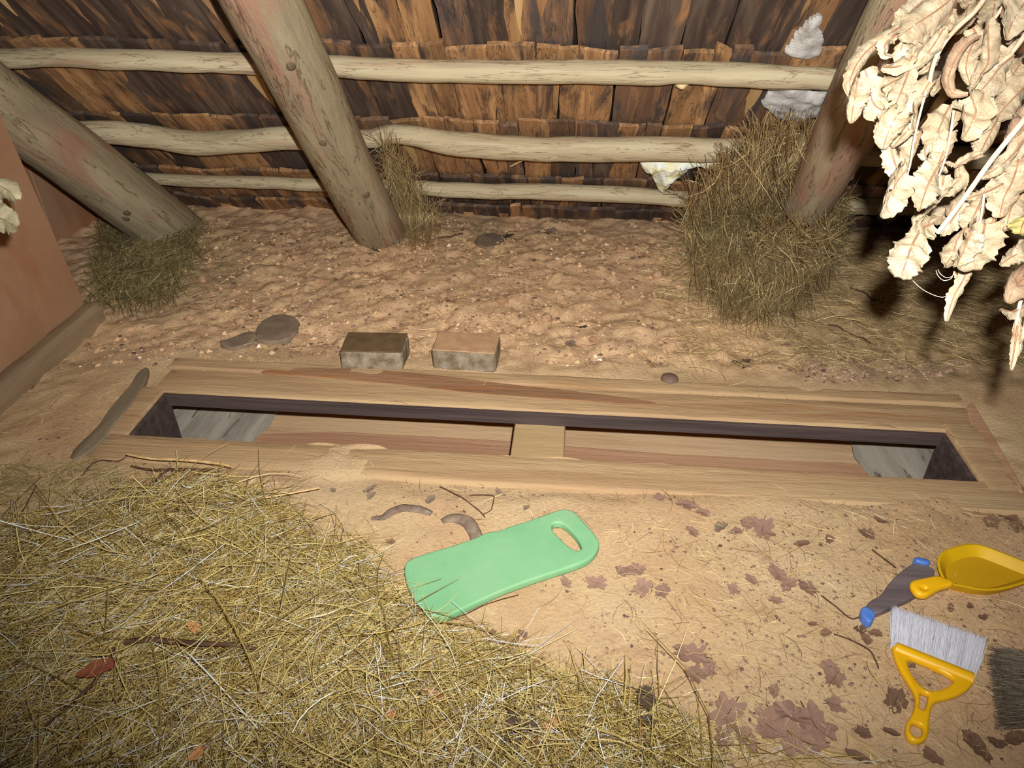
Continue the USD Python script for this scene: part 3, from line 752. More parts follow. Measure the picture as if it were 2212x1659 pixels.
brick((738, 799), (872, 802), 0.105, 0.062, ('brick_grey', 'brick_dark'), 'grey mortared brick with a dark olive-brown top, left of the two')
brick((934, 798), (1071, 806), 0.105, 0.062, ('brick_grey', 'brick_tan'), 'whitish mortared brick with a sandy top, right of the two')

# ------------------------------------------------------------------ green kneeling pad
def crop5(x, y): return (780 + x / 3.95, 1060 + y / 3.95)


po = [crop5(*q) for q in [(1720, 215), (1800, 235), (1850, 275), (1950, 390), (2010, 460), (2035, 520), (1990, 620), (1880, 690), (1560, 790), (1250, 900), (1000, 1015), (850, 1085), (720, 1150), (610, 1140), (510, 1060), (440, 960), (385, 830), (370, 700), (420, 650), (560, 600), (800, 530), (1000, 460), (1060, 420), (1190, 405), (1290, 360), (1400, 330), (1560, 270)]]
ph = [crop5(*q) for q in [(1690, 335), (1740, 360), (1830, 450), (1880, 540), (1860, 580), (1800, 570), (1720, 500), (1640, 420), (1620, 370), (1640, 340)]]
v, f = slab(chaikin(flat(po)[:, :2], 2), [chaikin(flat(ph)[:, :2], 2)], 0.0, 0.017, 0.004)
c = v[:, :2].mean(0); zf = floor_height(v[:, 0], v[:, 1])
v[:, 2] += 0.003 + np.maximum(zf.max() * 0.6, 0)
obj('kneeling_pad', (v, f), M['pad'], smooth=50, label='mint green foam kneeling pad with a slot handle', cat='kneeling pad')

# ------------------------------------------------------------------ dustpan, hand broom, blue-ended strip, dark brush
def c4(x, y): return (1780 + x / 3.079, 1120 + y / 3.079)


broom = thing('hand_broom', 'yellow hand broom with white bristles and a looped handle', 'broom')
ho = [c4(*q) for q in [(443, 850), (520, 872), (640, 925), (780, 985), (900, 1030), (1000, 1070), (985, 1120), (920, 1180), (820, 1215), (745, 1228), (712, 1262), (695, 1330), (692, 1400), (688, 1460), (660, 1498), (610, 1510), (560, 1490), (533, 1440), (537, 1380), (560, 1345), (590, 1290), (602, 1225), (590, 1170), (540, 1090), (490, 1010), (455, 920)]]
h1 = [c4(*q) for q in [(545, 960), (600, 952), (720, 1010), (850, 1072), (855, 1105), (800, 1145), (740, 1163), (680, 1163), (630, 1128), (580, 1065), (550, 1000)]]
h2 = [c4(*q) for q in [(630, 1182), (660, 1176), (686, 1188), (682, 1230), (662, 1288), (630, 1290), (624, 1262), (634, 1222)]]
h3 = [c4(*q) for q in [(565, 1400), (590, 1376), (640, 1390), (652, 1420), (640, 1460), (605, 1474), (572, 1450)]]
v, f = slab(chaikin(flat(ho, 0.01)[:, :2], 2), [chaikin(flat(q, 0.01)[:, :2], 2) for q in (h1, h2, h3)], 0.006, 0.013, 0.004)
obj('handle', (v, f), M['yellow'], broom, smooth=50)
# raised bar that holds the bristles
a, b = flat([c4(470, 868), c4(985, 1075)], 0.012)
bar = np.linspace(a, b, 20); bar[:, 2] = 0.014
obj('bristle_bar', tube(bar, 0.0115, 12, flat=0.9), M['yellow'], broom, smooth=60)
n = 5200
u = rng.random(n); g0 = flat([c4(446, 856), c4(998, 1066)], 0.012); g1 = flat([c4(452, 608), c4(1062, 822)], 0.012)
p0 = g0[0] + (g0[1] - g0[0]) * u[:, None]; p1 = g1[0] + (g1[1] - g1[0]) * np.clip(u + rng.normal(0, 0.018, n), -0.05, 1.04)[:, None]
p1 = p0 + (p1 - p0) * rng.uniform(0.90, 1.05, n)[:, None]
p0[:, 2] = rng.uniform(0.008, 0.019, n); p1[:, 2] = rng.uniform(0.006, 0.024, n)
mid = (p0 + p1) / 2 + rng.normal(0, 0.001, (n, 3))
obj('bristles', stalks(np.stack([p0, mid, p1], 1), np.full(n, 0.0011)), M['bristle_white'], broom, kind='stuff', label='white bristles')

pan = thing('dustpan', 'yellow plastic dustpan with short handle, at the right edge', 'dustpan')
do = [c4(*q) for q in [(752, 300), (758, 255), (792, 212), (865, 182), (955, 160), (1045, 165), (1180, 215), (1330, 275), (1440, 318), (1485, 350), (1450, 385), (1330, 432), (1200, 468), (1100, 478), (1000, 468), (930, 450), (850, 438), (800, 408), (770, 360)]]
P = chaikin(ccw(flat(do, 0.03)[:, :2]), 3)
zr = np.full(len(P), 0.028)
loops = [np.c_[offset_loop(P, 0.010), np.full(len(P), 0.004)], np.c_[offset_loop(P, 0.001), zr - 0.004], np.c_[P, zr], np.c_[offset_loop(P, 0.004), zr + 0.001], np.c_[offset_loop(P, 0.010), zr - 0.004], np.c_[offset_loop(P, 0.019), np.full(len(P), 0.012)]]
parts = loft(loops)
cap = Polygon(offset_loop(P, 0.010)).buffer(0); v2, f2 = trimesh.creation.triangulate_polygon(cap, engine='earcut'); parts.append((np.c_[v2, np.full(len(v2), 0.004)], f2))
obj('pan', cat_mesh(parts), M['yellow_pan'], pan, smooth=40)
cap = Polygon(offset_loop(P, 0.0185)).buffer(0); v2, f2 = trimesh.creation.triangulate_polygon(cap, engine='earcut')
obj('pan_floor', cat_mesh([(np.c_[v2, np.full(len(v2), 0.0125)], f2), (np.c_[v2, np.full(len(v2), 0.0095)], f2[:, ::-1])]), M['yellow_floor'], pan)
hh = [c4(*q) for q in [(572, 432), (585, 408), (640, 396), (758, 372), (800, 392), (850, 400), (870, 436), (800, 452), (762, 468), (722, 494), (690, 512), (640, 508), (598, 480)]]
hk = [c4(*q) for q in [(640, 462), (672, 454), (692, 466), (660, 474)]]
v, f = slab(chaikin(flat(hh, 0.034)[:, :2], 2), [chaikin(flat(hk, 0.034)[:, :2], 2)], 0.020, 0.015, 0.005)
obj('handle', (v, f), M['yellow'], pan, smooth=50)

st = thing('blue_ended_strip', 'flat grey plastic bar with blue ends under the dustpan handle', 'plastic bar')
so = [c4(*q) for q in [(598, 300), (745, 352), (700, 440), (600, 540), (430, 612), (330, 660), (262, 612), (300, 560), (372, 530), (420, 450), (500, 370)]]
v, f = slab(chaikin(flat(so, 0.01)[:, :2], 2), [], 0.002, 0.016, 0.003); obj('bar', (v, f), M['grey_plastic'], st, smooth=50)
for q in ([(582, 284), (640, 290), (694, 308), (690, 336), (640, 328), (594, 312)], [(232, 626), (262, 608), (330, 652), (328, 690), (300, 728), (262, 704), (236, 670)]):
    v, f = slab(chaikin(flat([c4(*z) for z in q], 0.01)[:, :2], 2), [], 0.003, 0.021, 0.004); obj('end_cap', (v, f), M['blue_cap'], st, smooth=50, label='blue end cap')

db = thing('dark_brush', 'dark grey bristle brush at the right edge beside the broom', 'brush')
n = 2600
base = flat([(2250, 1425), (2262, 1560)], 0.012); u = rng.random(n)
p0 = base[0] + (base[1] - base[0]) * u[:, None]
tip0, tip1 = flat([(2128, 1412), (2150, 1570)], 0.01)
p1 = tip0 + (tip1 - tip0) * np.clip(u + rng.normal(0, 0.06, n), -0.1, 1.1)[:, None]
p1 = p0 + (p1 - p0) * rng.uniform(0.6, 1.02, n)[:, None]
p0[:, 2] = rng.uniform(0.006, 0.022, n); p1[:, 2] = rng.uniform(0.004, 0.03, n)
mid = (p0 + p1) / 2 + rng.normal(0, 0.003, (n, 3))
obj('bristles', stalks(np.stack([p0, mid, p1], 1), np.full(n, 0.0014)), M['bristle_dark'], db, kind='stuff')
bo = flat([(2246, 1418), (2300, 1412), (2312, 1572), (2256, 1572)], 0.01)[:, :2]
v, f = slab(chaikin(bo, 1), [], 0.002, 0.026, 0.004); obj('back', (v, f), M['brush_back'], db, smooth=50)

# ------------------------------------------------------------------ small things on the floor
def knob():
    prof = np.array([[0, 0], [0.020, 0], [0.023, 0.004], [0.021, 0.009], [0.014, 0.014], [0.006, 0.016], [0, 0.0165]])
    t = trimesh.creation.revolve(prof, sections=28)
    p = fz(flat([(1446, 822)]), 0.0)[0]
    o = obj('round_cap', (np.array(t.vertices) + p, np.array(t.faces)), M['knob'], smooth=60, label='small round brown cap lying behind the hatch', cat='cap')


knob()


def dusty_bow(px, w, name, lab):
    p = flat(px); r = 0.5 * np.array(w) * depth_of(p) / FPX
    path = spline(np.c_[p, r], 40)
    path = np.c_[fz(path[:, :3], 0.0), path[:, 3]]
    path[:, 2] += path[:, 3] * 0.05
    obj(name, tube(path[:, :3], path[:, 3], 14, rough=0.12, seed=int(px[0][0]), flat=0.6), M['hose'], smooth=70, label=lab, cat='hose piece')


dusty_bow([(802, 1124), (826, 1122), (848, 1108), (876, 1101), (906, 1104), (932, 1112)], [10, 15, 20, 20, 20, 14], 'hose_piece', 'arched dusty grey hose piece left of the other')
dusty_bow([(955, 1128), (982, 1122), (1008, 1130), (1024, 1150), (1034, 1172), (1052, 1180)], [14, 26, 30, 30, 28, 22], 'hose_piece', 'thick dusty grey hose bend touching the green pad')

# foam, fungus and web on the roof
def crust(outline, n, th, name, mt, lab, catg, seed, floor_mix=None):
    p2 = np.array(outline, float)
    pts3 = on_roof(p2[:, 0], p2[:, 1], n)
    xs_, ss_ = pts3[:, 0], (pts3 - R0) @ RS
    pg = Polygon(chaikin(np.c_[xs_, ss_], 2)).buffer(0)
    x0, y0, x1, y1 = pg.bounds
    step = 0.006
    gx, gy = np.meshgrid(np.arange(x0, x1, step), np.arange(y0, y1, step), indexing='ij')
    q = np.stack([gx, gy], -1).reshape(-1, 2)
    e = (fbm(np.c_[q * 30, np.zeros(len(q))], 3, seed) - 0.5) * 0.02
    dist = shapely.distance(pg.boundary, shapely.points(q)) * np.where(shapely.contains_xy(pg, q[:, 0], q[:, 1]), 1, -1) + e
    inside = (dist > 0).reshape(gx.shape)
    hgt = th * np.clip(dist / 0.035, 0, 1) ** 0.5 * (0.45 + 1.1 * fbm(np.c_[q * 26, np.zeros(len(q))], 3, seed + 1))
    top = R0 + q[:, :1] * [1, 0, 0] + q[:, 1:] * RS + RN * (n - hgt[:, None]); bot = R0 + q[:, :1] * [1, 0, 0] + q[:, 1:] * RS + RN * (n + 0.003)
    fg = grid_faces(*gx.shape); keep = inside.reshape(-1)[fg].all(1); fg = fg[keep]
    v, f = cat_mesh([(top, fg), (bot, fg[:, ::-1])])
    t = trimesh.Trimesh(v, f, process=False); t.remove_unreferenced_vertices()
    obj(name, t, mt, smooth=True, label=lab, cat=catg)


crust([(1372, 338), (1410, 330), (1500, 326), (1590, 330), (1592, 352), (1560, 366), (1530, 348), (1495, 350), (1465, 372), (1440, 402), (1415, 398), (1405, 365), (1385, 352)], -0.012, 0.05, 'wall_foam', M['foam'], 'lumpy pale yellow foam under the second batten beside the hay', 'foam', 4)
crust([(1690, 118), (1704, 88), (1735, 52), (1768, 20), (1784, 0), (1772, 40), (1782, 78), (1780, 124), (1735, 128)], -0.012, 0.016, 'cobweb_patch', M['web'], 'grey-white web patch above the top batten at right', 'cobweb', 5)
crust([(1640, 225), (1668, 172), (1700, 164), (1740, 168), (1756, 196), (1800, 176), (1810, 236), (1740, 262), (1680, 256)], -0.016, 0.018, 'cobweb_patch', M['web'], 'grey web patch under the top batten, above the hay tuft', 'cobweb', 6)
crust([(1452, 168), (1490, 162), (1495, 178), (1478, 188), (1458, 182)], -0.010, 0.03, 'bracket_fungus', M['fungus'], 'small pale fungus knob under the top batten', 'fungus', 7)

q_ = on_roof(np.array([1102.0, 1122.0, 1150.0]), np.array([360.0, 350.0, 338.0]), -0.02)
obj('straw', tube(spline(q_, 10), 0.0028, 6), M['twig_pale'], smooth=60, label='single pale straw stuck on the shingles above the lowest batten', cat='straw')

# ------------------------------------------------------------------ hay
def hay_lab(name, mesh, mt, lab):
    obj(name, mesh, mt, label=lab, cat='hay', kind='stuff')


PILE = flat([(-260, 1330), (-160, 1150), (40, 1168), (110, 1120), (230, 1100), (300, 1072), (350, 1050), (500, 1045), (560, 1078), (640, 1110), (660, 1160), (740, 1190), (800, 1210), (850, 1290), (930, 1370), (1010, 1400), (1110, 1430), (1240, 1500), (1330, 1510), (1420, 1540), (1500, 1600), (1580, 1700), (1500, 2100), (700, 2400), (-400, 2300)])[:, :2]
pile_pg = Polygon(chaikin(PILE, 1)).buffer(0)


def pile_h(xy):
    d = shapely.distance(pile_pg.boundary, shapely.points(xy)) * np.where(shapely.contains_xy(pile_pg, xy[:, 0], xy[:, 1]), 1, -1)
    p = np.c_[xy, np.zeros(len(xy))]
    return sstep(-0.005, 0.28, d + 0.05 * (fbm(p * 9, 3, 15) - 0.5)) * (0.075 + 0.05 * (fbm(p * 6, 3, 14) - 0.4)) , d


bx0, by0, bx1, by1 = pile_pg.bounds
gx, gy = np.meshgrid(np.arange(bx0, bx1, 0.015), np.arange(by0, by1, 0.015), indexing='ij')
q = np.stack([gx, gy], -1).reshape(-1, 2)
hh_, dd_ = pile_h(q)
pv = np.c_[q, floor_height(q[:, 0], q[:, 1]) * 0.5 - 0.012 + hh_ * 0.9 + 0.012 * (fbm(np.c_[q * 40, q[:, :1] * 0], 2, 3) - 0.5) * (dd_ > 0.02)]
pf = grid_faces(*gx.shape); pf = pf[(dd_[pf] > 0.0).all(1)]
t_ = trimesh.Trimesh(pv, pf, process=False); t_.remove_unreferenced_vertices()
hp = thing('hay_pile', 'large pile of loose greenish yellow hay in the left foreground', 'hay', kind='stuff')
obj('hay_bed', t_, M['hay_base'], hp, smooth=True, kind='stuff')


def pile_stalks(n, lmin, lmax, wmin, wmax, seed, lift=1.0, edge=0.0, region=None):
    r = np.random.default_rng(seed)
    out = []
    while sum(map(len, out)) < n:
        c = r.uniform([bx0, by0], [bx1, by1], (n * 3, 2))
        c = c[shapely.contains_xy(pile_pg.buffer(edge), c[:, 0], c[:, 1])]
        c = c[(c[:, 1] > 0.28)]
        out.append(c)
    c = np.vstack(out)[:n]
    L = r.uniform(lmin, lmax, n) ** 1.0
    # stalks lie in drifts: a slowly turning main direction with a wide spread
    th = (fbm(np.c_[c * 2.2, np.zeros(n)], 2, 50) - 0.5) * 5 + 0.5 + r.normal(0, 1.15, n)
    el = r.normal(0.03, 0.16 * lift, n)
    d = np.stack([np.cos(th) * np.cos(el), np.sin(th) * np.cos(el), np.sin(el)], 1)
    h, dist = pile_h(c)
    z0 = floor_height(c[:, 0], c[:, 1]) * 0.5 + h + r.exponential(0.011, n) * lift + 0.002
    K = 5
    s = np.linspace(-0.5, 0.5, K)
    p = np.c_[c, z0][:, None] + d[:, None] * (L[:, None] * s)[..., None]
    bend = r.normal(0, 0.17, (n, 1, 3)) * L[:, None, None]; bend[..., 2] *= 0.4
    p = p + bend * (s ** 2 * 2 - 0.2)[None, :, None]
    flatp = p.reshape(-1, 3)
    hs, _ = pile_h(flatp[:, :2]) if n < 3000 else (None, None)
    zmin = (floor_height(flatp[:, 0], flatp[:, 1]) + 0.002).reshape(n, K)
    p[..., 2] = np.maximum(p[..., 2], zmin)
    return stalks(p, r.uniform(wmin, wmax, n), r)


obj('loose_stalks', pile_stalks(30000, 0.015, 0.085, 0.0007, 0.0018, 1), M['hay'], hp, kind='stuff')
obj('loose_stalks', pile_stalks(7000, 0.05, 0.17, 0.0008, 0.0019, 2, 1.3, 0.02), M['hay'], hp, kind='stuff')
obj('long_stalks', pile_stalks(320, 0.12, 0.30, 0.0018, 0.0032, 3, 1.6, 0.01), M['hay'], hp, kind='stuff')


def draped(n, poly, axis, spread, lmin, lmax, noff, wmin, wmax, seed, lift=0.03, sag=0.4):
    """Stalks that hang on the roof (noff inside it) and run out over the floor: whichever of the two comes first."""
    r = np.random.default_rng(seed)
    pg = Polygon(poly); x0, y0, x1, y1 = pg.bounds
    c = r.uniform([x0, y0], [x1, y1], (n * 4, 2)); c = c[shapely.contains_xy(pg, c[:, 0], c[:, 1])][:n]
    n = len(c)
    th = axis + r.normal(0, spread, n)
    L = r.uniform(lmin, lmax, n)
    K = 6
    s = np.linspace(-0.5, 0.5, K)
    curl = r.normal(0, 0.5, n)
    ang = th[:, None] + curl[:, None] * s[None]
    px = c[:, :1] + np.cos(ang) * L[:, None] * s; py = c[:, 1:] + np.sin(ang) * L[:, None] * s
    d = ray(px, py)
    tr = (noff - (CAM - R0) @ RN) / (d @ RN); tf = (0.012 - CAM[2]) / d[..., 2]
    tf = np.where(tf > 0, tf, 1e9)
    soft = 0.10
    t = np.minimum(tr, tf) - 0.25 * soft * np.exp(-np.abs(tr - tf) / soft)
    p = CAM + d * (t - r.exponential(lift, n)[:, None] * (0.3 + np.abs(s) * 1.4))[..., None]
    return stalks(p, r.uniform(wmin, wmax, n), r)


TR = [(1600, 320), (1640, 296), (1700, 286), (1760, 296), (1745, 320), (1712, 380), (1722, 470), (1790, 450), (1826, 430), (1806, 540), (1730, 640), (1650, 672), (1560, 650), (1500, 590), (1478, 500), (1490, 430), (1560, 375), (1595, 340)]
t_ = thing('hay_tuft', 'big shaggy tuft of dry hay stuffed under the roof at the right rafter', 'hay', kind='stuff')
obj('loose_stalks', draped(5200, TR, 1.75, 0.5, 40, 150, -0.10, 0.0012, 0.0026, 5, 0.05), M['hay_dull'], t_, kind='stuff')
obj('loose_stalks', draped(2200, [(1480, 480), (1830, 430), (1800, 560), (1700, 680), (1560, 660)], 1.9, 1.2, 40, 120, -0.14, 0.001, 0.002, 6, 0.03), M['hay_green'], t_, kind='stuff')
obj('long_stalks', draped(220, TR, 1.65, 0.4, 90, 190, -0.14, 0.002, 0.0036, 7, 0.08), M['hay_dull'], t_, kind='stuff')
obj('loose_stalks', draped(650, [(1640, 490), (1755, 490), (1800, 480), (1790, 570), (1700, 640), (1610, 570)], 1.8, 0.8, 40, 110, -0.30, 0.0012, 0.0024, 17, 0.04), M['hay_dull'], t_, kind='stuff')
TM = [(822, 310), (862, 335), (892, 390), (915, 440), (960, 478), (930, 500), (870, 505), (850, 450), (838, 400)]
t_ = thing('hay_tuft', 'small dry hay wisp hanging right of the middle rafter', 'hay', kind='stuff')
obj('loose_stalks', draped(620, TM, 1.45, 0.4, 40, 130, -0.06, 0.001, 0.0024, 8, 0.03), M['hay_dull'], t_, kind='stuff')
TL = [(215, 500), (250, 455), (300, 505), (350, 520), (395, 470), (430, 500), (410, 580), (370, 640), (250, 660), (190, 640), (205, 560)]
t_ = thing('hay_tuft', 'matted olive hay clump at the foot of the left rafter', 'hay', kind='stuff')
obj('loose_stalks', draped(2600, TL, 1.9, 0.9, 25, 90, -0.05, 0.001, 0.0022, 9, 0.03), M['hay_green'], t_, kind='stuff')


def floor_scatter(n, poly, lmin, lmax, wmin, wmax, seed, dz=0.002, el=0.06):
    r = np.random.default_rng(seed)
    f3 = flat(poly)[:, :2]; pg = Polygon(f3).buffer(0); x0, y0, x1, y1 = pg.bounds
    c = r.uniform([x0, y0], [x1, y1], (n * 5, 2)); c = c[shapely.contains_xy(pg, c[:, 0], c[:, 1])]
    c = c[c[:, 1] < 2.66]
    c = c[~((c[:, 0] > OX0 - 0.02) & (c[:, 0] < OX1 + 0.02) & (c[:, 1] > OY0 - 0.03) & (c[:, 1] < OY1 + 0.03))][:n]
    n = len(c); th = r.uniform(0, 2 * np.pi, n); L = r.uniform(lmin, lmax, n); K = 4
    s = np.linspace(-0.5, 0.5, K); cu = r.normal(0, 0.5, n); ang = th[:, None] + cu[:, None] * s
    p = np.stack([c[:, :1] + np.cos(ang) * L[:, None] * s, c[:, 1:] + np.sin(ang) * L[:, None] * s, np.zeros((n, K))], -1)
    p[..., 2] = floor_height(p[..., 0], p[..., 1]).max(1, keepdims=True) * 0.6 + floor_height(p[..., 0], p[..., 1]) * 0.4 + dz + np.abs(r.normal(0, el, n))[:, None] * L[:, None] * (s + 0.5)
    return stalks(p, r.uniform(wmin, wmax, n), r)


hay_lab('hay_litter', floor_scatter(7000, [(1440, 480), (1560, 470), (2230, 470), (2230, 790), (2060, 800), (1500, 800), (1420, 640)], 0.02, 0.10, 0.0009, 0.0018, 20), M['hay_dull'], 'thin trodden hay litter on the floor behind the right of the hatch')
hay_lab('hay_litter', floor_scatter(2800, [(0, 900), (420, 500), (1500, 480), (1500, 780), (2212, 1060), (2212, 1659), (900, 1659), (0, 1100)], 0.012, 0.07, 0.0007, 0.0014, 21), M['hay_dull'], 'single short straws strewn over the whole clay floor')
hay_lab('hay_litter', floor_scatter(1500, [(230, 640), (420, 490), (1470, 490), (1500, 780), (1380, 790), (700, 760), (260, 760)], 0.02, 0.09, 0.0007, 0.0017, 25), M['hay_dull'], 'dry grass bits scattered on the rubble around and behind the two bricks')
hay_lab('hay_litter', floor_scatter(900, [(1300, 1130), (1750, 1110), (2212, 1110), (2212, 1659), (1560, 1659), (1400, 1500)], 0.01, 0.06, 0.0007, 0.0015, 26), M['hay_dull'], 'short dry grass bits among the dead leaves around broom and dustpan')
hay_lab('hay_litter', floor_scatter(700, [(-40, 1170), (0, 1010), (200, 1000), (330, 1060), (200, 1110)], 0.02, 0.10, 0.0009, 0.0018, 22), M['hay_green'], 'dull thin hay wisps on the clay left of the hay pile')
hay_lab('hay_litter', floor_scatter(900, [(760, 1190), (900, 1330), (1100, 1400), (1300, 1470), (1600, 1600), (2000, 1659), (1500, 1659), (1000, 1500)], 0.02, 0.12, 0.0009, 0.0018, 23), M['hay'], 'loose hay stalks fringing the right edge of the hay pile')


# ------------------------------------------------------------------ crumbs and clods
def crumbs(n, poly, rmin, rmax, seed, flatk=0.6):
    r = np.random.default_rng(seed)
    pg = Polygon(flat(poly)[:, :2]).buffer(0); x0, y0, x1, y1 = pg.bounds
    c = r.uniform([x0, y0], [x1, y1], (n * 5, 2)); c = c[shapely.contains_xy(pg, c[:, 0], c[:, 1])]
    c = c[~((c[:, 0] > OX0 - 0.01) & (c[:, 0] < OX1 + 0.01) & (c[:, 1] > OY0 - 0.01) & (c[:, 1] < OY1 + 0.01))]
    dens = fbm(np.c_[c * 5, np.zeros(len(c))], 3, seed); c = c[r.random(len(c)) < sstep(0.35, 0.6, dens) + 0.15][:n]
    n = len(c)
    o = np.array([[1, 0, 0], [-1, 0, 0], [0, 1, 0], [0, -1, 0], [0, 0, 1], [0, 0, -1.0]])
    of = np.array([[0, 2, 4], [2, 1, 4], [1, 3, 4], [3, 0, 4], [2, 0, 5], [1, 2, 5], [3, 1, 5], [0, 3, 5]])
    rad = rmin * (rmax / rmin) ** (r.random(n) ** 2.0)
    th = r.uniform(0, 6.28, n)
    v = o[None] * r.uniform(0.6, 1.3, (n, 6, 1)) * rad[:, None, None] * np.array([1, 0.75, flatk])
    R = np.zeros((n, 3, 3)); R[:, 0, 0] = np.cos(th); R[:, 0, 1] = -np.sin(th); R[:, 1, 0] = np.sin(th); R[:, 1, 1] = np.cos(th); R[:, 2, 2] = 1
    v = np.einsum('nij,nkj->nki', R, v)
    v[..., :2] += c[:, None]; v[..., 2] += (floor_height(c[:, 0], c[:, 1]) + rad * 0.2)[:, None]
    uv = np.repeat(r.random(n), 6)
    return v.reshape(-1, 3), (of[None] + (np.arange(n) * 6)[:, None, None]).reshape(-1, 3), np.stack([uv, uv], 1)


BACK = [(120, 800), (230, 560), (420, 470), (1470, 480), (1500, 790), (1380, 800), (700, 770)]
FRONT = [(1300, 1080), (1500, 1060), (2212, 1090), (2212, 1659), (1500, 1659), (1330, 1480), (1150, 1400), (1400, 1250)]
obj('clay_crumbs', crumbs(5200, BACK, 0.002, 0.013, 31), M['crumb_clay'], label='sandy clay crumbs heaped on the floor behind the hatch', cat='crumbs', kind='stuff')
obj('dark_crumbs', crumbs(5200, BACK, 0.0015, 0.011, 32, 0.4), M['crumb_dark'], label='dark brown litter bits on the floor behind the hatch', cat='litter', kind='stuff')
obj('dark_crumbs', crumbs(4600, FRONT, 0.0007, 0.0055, 33, 0.3), M['crumb_dark'], label='dark broken leaf bits strewn on the right foreground floor', cat='litter', kind='stuff')
obj('dark_crumbs', crumbs(900, [(0, 1000), (160, 900), (300, 1000), (560, 1010), (900, 1040), (1300, 1060), (1250, 1300), (800, 1200), (500, 1020), (100, 1120)], 0.001, 0.006, 34, 0.3), M['crumb_dark'], label='few small dark bits on the bare clay before the hatch', cat='litter', kind='stuff')
obj('dark_crumbs', crumbs(800, [(1680, 800), (1740, 770), (2100, 790), (2000, 830), (1750, 830)], 0.002, 0.010, 35, 0.5), M['crumb_dark'], label='band of brown litter along the back beam at right', cat='litter', kind='stuff')


ORD = ['', 'second ', 'third ', 'fourth ', 'fifth ', 'sixth ', 'seventh ', 'eighth ', 'ninth ', 'tenth ', 'eleventh ', 'twelfth ', 'thirteenth ', 'fourteenth ', 'fifteenth ', 'sixteenth ', 'seventeenth ', 'eighteenth ', 'nineteenth ', 'twentieth '] + [f'twenty-{x} ' for x in ('first', 'second', 'third', 'fourth', 'fifth', 'sixth', 'seventh', 'eighth', 'ninth')]


def ranked(items, lx, ly):
    """(item, ordinal word) by the distance on the floor from a landmark."""
    c = flat([(lx, ly)])[0]
    q = sorted(items, key=lambda i: np.linalg.norm(flat([i[:2]])[0] - c))
    return [(i, ORD[k]) for k, i in enumerate(q)]


def clod(px, py, w, seed, mt, name, lab, catg, group=None, fl=0.7):
    p = fz(flat([(px, py)]))[0]; r = 0.5 * w * depth_of(p) / FPX
    s = trimesh.creation.icosphere(3, 1.0); v = np.array(s.vertices)
    v = v * (1 + 0.45 * (fbm(v * 1.7 + seed * 3.3, 3, seed) - 0.5) * 2)[:, None]
    v *= np.array([r, r * 0.8, r * fl]); a = seed * 1.3
    v[:, :2] = v[:, :2] @ np.array([[math.cos(a), math.sin(a)], [-math.sin(a), math.cos(a)]])
    v += p + [0, 0, r * fl * 0.35]
    obj(name, (v, np.array(s.faces)), mt, smooth=True, label=lab, cat=catg, group=group)


CG = 'clay lumps on the rubble floor behind the hatch'
for k, ((x, y, w), o_) in enumerate(ranked([(437, 608, 24), (452, 575, 16), (535, 442, 18), (410, 690, 20), (520, 700, 22), (585, 670, 16), (690, 610, 20), (760, 640, 18), (960, 640, 24), (1085, 660, 30), (1180, 690, 26), (1150, 700, 18), (1270, 610, 22), (1330, 640, 28), (1280, 740, 18), (1380, 690, 20), (1420, 600, 24), (1250, 520, 20), (1120, 480, 22), (1340, 540, 18), (640, 560, 20), (560, 610, 14), (490, 650, 16), (700, 520, 16), (1000, 560, 22), (915, 690, 16)], 805, 790)):
    clod(x, y, w, 100 + k, M['clod'], 'clay_lump', f'rounded sandy clay lump behind the hatch, {o_}nearest to the left brick', 'clay lump', CG)
for k, (pl, lab) in enumerate([([(470, 748), (500, 738), (540, 722), (560, 730), (540, 752), (500, 762)], 'narrow grey flat stone left of the bricks'), ([(560, 700), (600, 680), (650, 690), (640, 730), (590, 745), (545, 738)], 'broad grey flat stone left of the bricks'),
                               ([(1020, 515), (1060, 500), (1090, 510), (1080, 530), (1040, 535)], 'grey flat stone behind the bricks near the eave')]):
    g = flat(pl)[:, :2]; v, f = slab(chaikin(g, 1), [], 0.0, 0.020, 0.005)
    c = g.mean(0); v[:, 2] += floor_height(c[:1], c[1:])[0] - 0.006 + 0.004 * (fbm(v * 30, 2, k) - 0.5)
    obj('flat_stone', (v, f), M['slate'], smooth=40, label=lab, cat='stone')


# ------------------------------------------------------------------ twigs
def twig(px, w, mt, lab, dz=0.004, pile=False):
    p = flat(px); n = max(12, 4 * len(px)); r = np.broadcast_to(0.5 * np.array(w, float), (len(px),)) * depth_of(p) / FPX
    q = spline(np.c_[p, r], n)
    z = floor_height(q[:, 0], q[:, 1])
    if pile:
        hq, _ = pile_h(q[:, :2]); z = z * 0.5 + hq + 0.026
        # the point is measured on the floor: bring it up along the sight line to the heap's surface
        t = 1 - z / CAM[2]; q[:, :3] = CAM + (q[:, :3] - CAM) * t[:, None]
        z = q[:, 2]
    q[:, 2] = z + q[:, 3] * 0.6 + dz
    q[:, 2] += (fbm(np.c_[q[:, 0] * 9, q[:, 1] * 9, np.zeros(n)], 2, int(px[0][0])) - 0.3) * 0.006
    obj('twig', tube(q[:, :3], q[:, 3], 7, rough=0.25, seed=int(px[0][0])), M[mt], smooth=60, label=lab, cat='twig')


